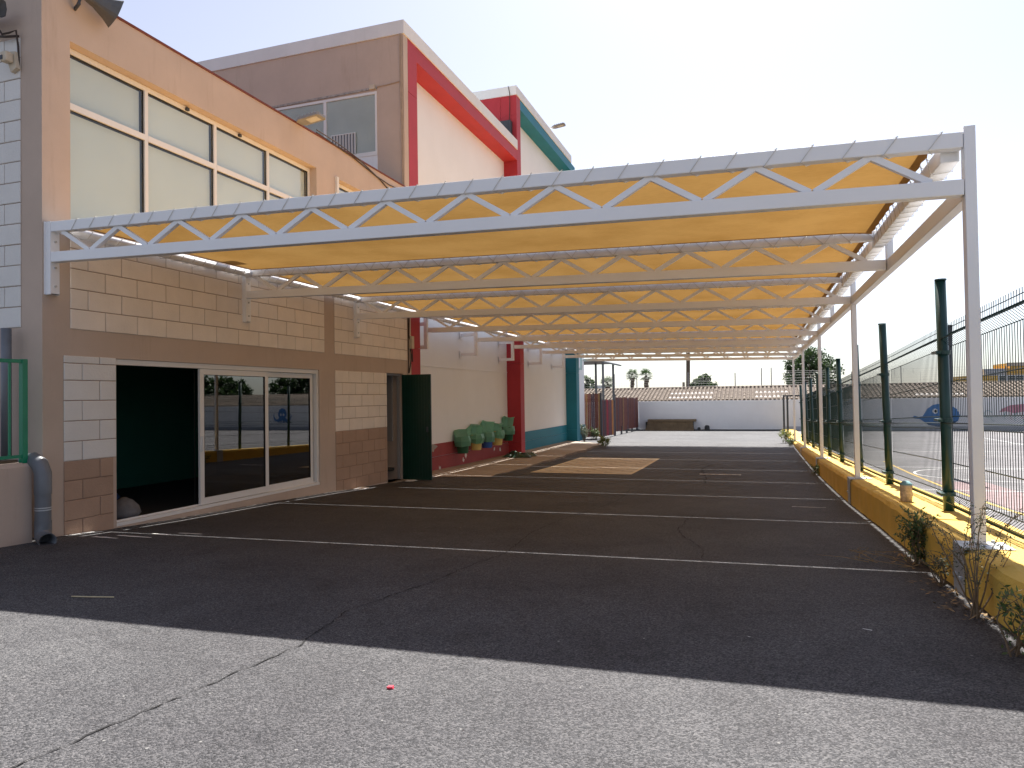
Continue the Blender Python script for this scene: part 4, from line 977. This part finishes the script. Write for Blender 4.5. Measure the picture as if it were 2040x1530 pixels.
# pink creature with pale arms
blob([(13.05, -1.25), (13.2, -1.05), (13.6, -.86), (14.2, -.80), (14.9, -.9), (15.3, -1.15), (15.1, -1.3), (14.6, -1.32), (14.2, -1.22), (13.8, -1.32), (13.4, -1.2)], 'mural_pink', 47.280)
for k in range(7):
    x = 13.35+.27*k; m = MB(); m.tube([(x, 47.283, -1.25), (x-.12+jit(.1), 47.283, -1.5), (x-.05+jit(.15), 47.283, -1.72-jit(.1))], .018, 4, False); m.build('mural_stroke', 'mural_pink' if k % 2 else 'mural_teal', fwl)
for (cx, cz, s_) in ((12.5, -1.35, .2), (12.8, -1.6, .16), (14.4, -1.75, .2)):
    m = MB(); m.tube([(cx+s_*math.cos(t*.7), 47.283, cz+s_*math.sin(t*.7)) for t in range(8)], .014, 4, False); m.build('mural_stroke', 'mural_teal', fwl)
# eight armed blue creature farther along, seen mirrored in the sliding door
def stroke(pts, ws, mat, y):
    m = MB(); L = []
    for k, (x, z) in enumerate(pts):
        a = pts[max(0, k-1)]; b = pts[min(len(pts)-1, k+1)]; dx, dz = b[0]-a[0], b[1]-a[1]; l_ = math.hypot(dx, dz) or 1
        L.append(((x-dz/l_*ws[k]/2, z+dx/l_*ws[k]/2), (x+dz/l_*ws[k]/2, z-dx/l_*ws[k]/2)))
    m.prism([p[0] for p in L]+[p[1] for p in reversed(L)], 1, y, y+.004); m.build('mural', mat, fwl)
blob(ell(19.3, -1.05, .40, .46), 'mural_blue', 47.280)
for k, (dx, up_) in enumerate(((-1, .45), (-.85, .05), (-.55, -.25), (-.2, -.4), (.2, -.4), (.55, -.25), (.85, .05), (1, .45))):
    c = (19.3+dx*.22, -1.40); stroke([c, (19.3+dx*.45, -1.55), (19.3+dx*.72, -1.62+up_*.3), (19.3+dx*.82, -1.50+up_*.7), (19.3+dx*.74, -1.38+up_*.8)], [.16, .15, .12, .09, .04], 'mural_blue', 47.278-.0006*k)
for x in (19.18, 19.44): blob(ell(x, -1.1, .07, .1), 'mural_white', 47.270); 

rf = thing('tiled_roof_building', 3, 50, -2.3, 'long low building with weathered clay tile roof behind the white wall', 'building')
MB().box(-14, 32, 47.9, 56, -2.6, -.45).build('wall', 'white_render', rf)
m = MB(); mp_ = MB(); pitch = .26; x = -14.0; rows_ = 9
ya_, yb_ = 47.62, 51.2; za_, zb_ = -.37, .47
i = 0
while x < 32:
    bx = jit(.012)
    for r_ in range(rows_):
        t0_, t1_ = r_/rows_, (r_+1.12)/rows_
        y0_, z0_ = ya_+(yb_-ya_)*t0_, za_+(zb_-za_)*t0_+.02; y1_, z1_ = ya_+(yb_-ya_)*t1_, za_+(zb_-za_)*t1_-.012
        tgt = mp_ if (r_ in (1, 4) and (-5.6 < x < -2.6 or -.2 < x < 1.9 or 9 < x < 11.5) and (r_ != 4 or x < 9)) else m
        rr = .085+jit(.006); k0 = len(tgt.v); n = 4; jz = jit(.008)
        for (yy, zz) in ((y0_, z0_), (y1_, z1_)):
            for j in range(n+1):
                a = math.pi*j/n; tgt.v.append((x+bx+rr*math.cos(a), yy, zz+jz+rr*.9*math.sin(a)))
        for j in range(n): tgt.f.append((k0+j, k0+j+1, k0+n+1+j+1, k0+n+1+j))
        tgt.f.append(tuple(k0+j for j in range(n+1)))
    x += pitch; i += 1
pmat('tile_bed', (.10, .075, .06), .9, .3, 6)
MB().quad((-14, ya_-.02, za_-.05), (32, ya_-.02, za_-.05), (32, yb_, zb_-.03), (-14, yb_, zb_-.03)).quad((-14, yb_, zb_-.03), (32, yb_, zb_-.03), (32, 56, -.5), (-14, 56, -.5)).build('roof', 'tile_bed', rf)
tag(m.build('roof_tile', 'tile', rf), kind='stuff'); tag(mp_.build('mortar_tile', 'tile_pale', rf), kind='stuff')
m = MB()
m.tube([(-14, 51.2, .46), (32, 51.2, .46)], .1, 8); m.build('ridge', 'tile', rf)
# gate frame at the far end of the kerb
gt = thing('gate_frame', 1.65, 42, -2.2, 'dark steel gate frame at the far end of the yellow kerb', 'gate')
for x in (1.42, 1.62): MB().box(x-.05, x+.05, 42+(.25 if x > 1.5 else 0)-.05, 42.05+(.25 if x > 1.5 else 0), -2.3, -.12).build('post', 'dark_metal', gt)
MB().box(1.37, 3.3, 41.97, 42.03, -.18, -.10).build('top_bar', 'dark_metal', gt); MB().box(3.25, 3.35, 41.95, 42.05, -2.3, -.1).build('post', 'dark_metal', gt)
# tall net fence behind the tiled building
nf = thing('net_fence', 2, 57, -2.3, 'tall thin net fence on slender posts behind the tiled roof', 'fence')
for x in (-13.5, -10.8, -9.0, -5.0, -1.5, .4, 1.1, 3.4, 6.6, 9.8, 13, 16.2): MB().tube([(x, 57, -2.3), (x, 57, 1.75+jit(.25))], .035, 6).build('fence_post', 'lamp_grey', nf)
m = MB()
for k in range(9): m.tube([(-20+4*j, 57, .3+.17*k+.05*math.sin(j*1.3+k)) for j in range(12)], .006, 3, False)
for k in range(220): m.tube([(-20+.2*k, 57, .2), (-20+.2*k+jit(.05), 57, 1.65)], .004, 3, False)
tag(m.build('net', 'lamp_grey', nf), kind='stuff')

# ------------------------------------------------------------------ trees
def crown(m, c, rad, n, ln, clumps=26, gap=.0):
    cs = []
    for _ in range(clumps):
        v = rnd(); rr = random.uniform(.45, 1.0); cs.append((Vector((c[0]+v.x*rad[0]*rr, c[1]+v.y*rad[1]*rr, c[2]+v.z*rad[2]*rr)), random.uniform(.18, .36)*min(rad)))
    for _ in range(n):
        p, r_ = random.choice(cs); q = p+rnd()*r_*random.random()**.45
        leafquad(m, q, rnd()+Vector((0, 0, -.15)), ln*random.uniform(.6, 1.3), ln*.55, Vector((jit(1), jit(1), 1)))
def tree(x, y, zc, rad, label, n=5200, ln=.22, leafm='leaf_dark', name='tree', clumps=34):
    t = thing(name, x, y, -2.3, label, 'tree', 'trees behind the boundary wall')
    k = MB(); k.tube([(x, y, -2.4), (x+jit(.15), y, -1.2), (x+jit(.2), y, zc-rad[2]*.4)], [.22, .18, .13], 8)
    for _ in range(9):
        v = rnd(); e = Vector((x+v.x*rad[0]*.75, y+v.y*rad[1]*.75, zc+v.z*rad[2]*.7)); b = Vector((x, y, zc-rad[2]*random.uniform(.3, .9))); k.tube([b, b.lerp(e, .5)+Vector((0, 0, .15)), e], [.08, .05, .02], 5, False)
    k.build('trunk', 'bark', t); f_ = MB(); crown(f_, (x, y, zc), rad, n, ln, clumps); f_.build('crown', leafm, t); return t
tree(4.1, 61, 1.6, (2.15, 2.0, 1.95), 'round dark green tree behind the tiled roof near the gate frame', 11000, .22, clumps=70)
tree(-4.05, 59, .75, (.95, .9, .75), 'low rounded bush tree beside the tall palm trunk', 3800, .2, name='bush')
tree(-21, 92, .9, (1.3, 1.3, 1.5), 'small dark tree behind the steel shelter', 1500, .3)
tree(26.2, 60, 1.1, (3.6, 2.6, 1.9), 'broad dark tree behind the far right stretch of the tiled roof', 9000, .34, clumps=70)
tree(37.5, 60, .9, (4.0, 3.0, 1.7), 'broad dark tree beyond the far right end of the boundary wall', 9000, .34, clumps=70)
def palm(x, y, zt, R_, label, trunk=.16, thatch=True, n=34, base=-2.4):
    t = thing('palm_tree', x, y, -2.3, label, 'palm tree', 'palms beyond the yard')
    k = MB(); lx = jit(.25); k.tube([(x+lx*(1-s/6)**2, y, base+(zt-base)*s/6) for s in range(7)], [trunk*1.15]+[trunk]*5+[trunk*.95], 10); k.build('trunk', 'bark', t)
    if thatch:
        h_ = MB()
        for _ in range(160):
            a = random.uniform(0, 6.28); z = zt-.15-random.random()**1.2*R_*1.15; rr = R_*.34*(1-.35*(zt-z)/R_)*random.uniform(.4, 1)
            leafquad(h_, Vector((x+rr*math.cos(a), y+rr*math.sin(a), z)), Vector((math.cos(a)*.25, math.sin(a)*.25, -1)), R_*.45, R_*.12, Vector((math.cos(a), math.sin(a), 0)))
        h_.build('thatch', 'palm_thatch', t)
    f_ = MB()
    for q in range(n):
        a = random.uniform(0, 6.28); el = random.uniform(-.5, 1.35); L_ = R_*random.uniform(.8, 1.1)
        d = Vector((math.cos(a)*math.cos(el), math.sin(a)*math.cos(el), math.sin(el))); st = Vector((x, y, zt)); hub = st+d*L_*.5+Vector((0, 0, -.03))
        f_.tube([st, hub], [.02, .015], 3, False)
        side = d.cross(Vector((0, 0, 1)));
        if side.length < .05: side = Vector((1, 0, 0))
        side.normalize(); upd = side.cross(d).normalized()
        for s in range(13):
            ph = (s/12-.5)*2.6; dd = d*math.cos(ph)+side*math.sin(ph)+upd*jit(.18)+Vector((0, 0, -.28-.2*abs(ph)))
            leafquad(f_, hub, dd, L_*.62*random.uniform(.85, 1.1), L_*.055, upd)
    f_.build('frond', 'leaf_palm', t); return t
palm(-15.6, 95, 2.75, 1.05, 'fan palm with shaggy skirt, left one of the close pair beyond the roof')
palm(-13.75, 95, 2.65, 1.15, 'leaning fan palm of the close pair, with sparse skirt', n=28)
palm(-18.95, 95, 1.75, 1.1, 'low fan palm seen between the shelter posts')
palm(-5.05, 58, 4.7, 1.5, 'tall palm with thick rough trunk rising behind the tiled roof', .155, False)
tag(MB().tube([(-5.45, 58, -2.4), (-5.45, 58, 1.0)], [.13, .1], 8).build('palm_stump', 'bark'), 'short rough stump beside the tall palm trunk', 'stump')

# ------------------------------------------------------------------ far houses on the right
hs = thing('ochre_house', 32, 112, -2.3, 'stepped ochre yellow house with flat roofs beyond the tiled roof', 'house')
m = MB(); m.box(26.5, 60, 110, 118, -2.5, 1.95); m.box(31.2, 60, 110.6, 118, 1.95, 2.9); m.box(31.9, 34.2, 110.3, 118, 2.9, 3.6); m.build('wall', 'ochre_house', hs)
MB().box(28.9, 31.2, 110.4, 117, 1.95, 2.85).build('grey_wall', 'grey_house', hs)
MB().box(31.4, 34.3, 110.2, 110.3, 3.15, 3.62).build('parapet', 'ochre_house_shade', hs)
m = MB(); m.box(30.3, 33.4, 109.95, 110, .95, 1.98); m.build('white_surround', 'white_render', hs)
for x in (30.45, 31.4, 32.35): 
    w_ = MB().box(x, x+.82, 109.9, 109.95, 1.05, 1.9).build('window', 'house_glass', hs)
for (x0, x1, z1, lab) in ((-34, -27, 1.6, 'pale low house far beyond the plank fence'), (-24.5, -20.3, 1.35, 'small cream house between the palms beyond the shelter')):
    q = thing('house', (x0+x1)/2, 100, -2.3, lab, 'house'); MB().box(x0, x1, 98, 104, -2.5, z1).build('wall', 'cream_render', q); MB().box(x0-.1, x1+.1, 97.9, 104.1, z1, z1+.15).build('roof', 'fascia_white', q)
    MB().box(x0+1, x0+1.9, 97.95, 98, .2, 1.1).build('window', 'house_glass', q)

# ------------------------------------------------------------------ render settings
S.render.engine = 'CYCLES'
S.cycles.max_bounces = 8; S.cycles.diffuse_bounces = 4; S.cycles.transparent_max_bounces = 12
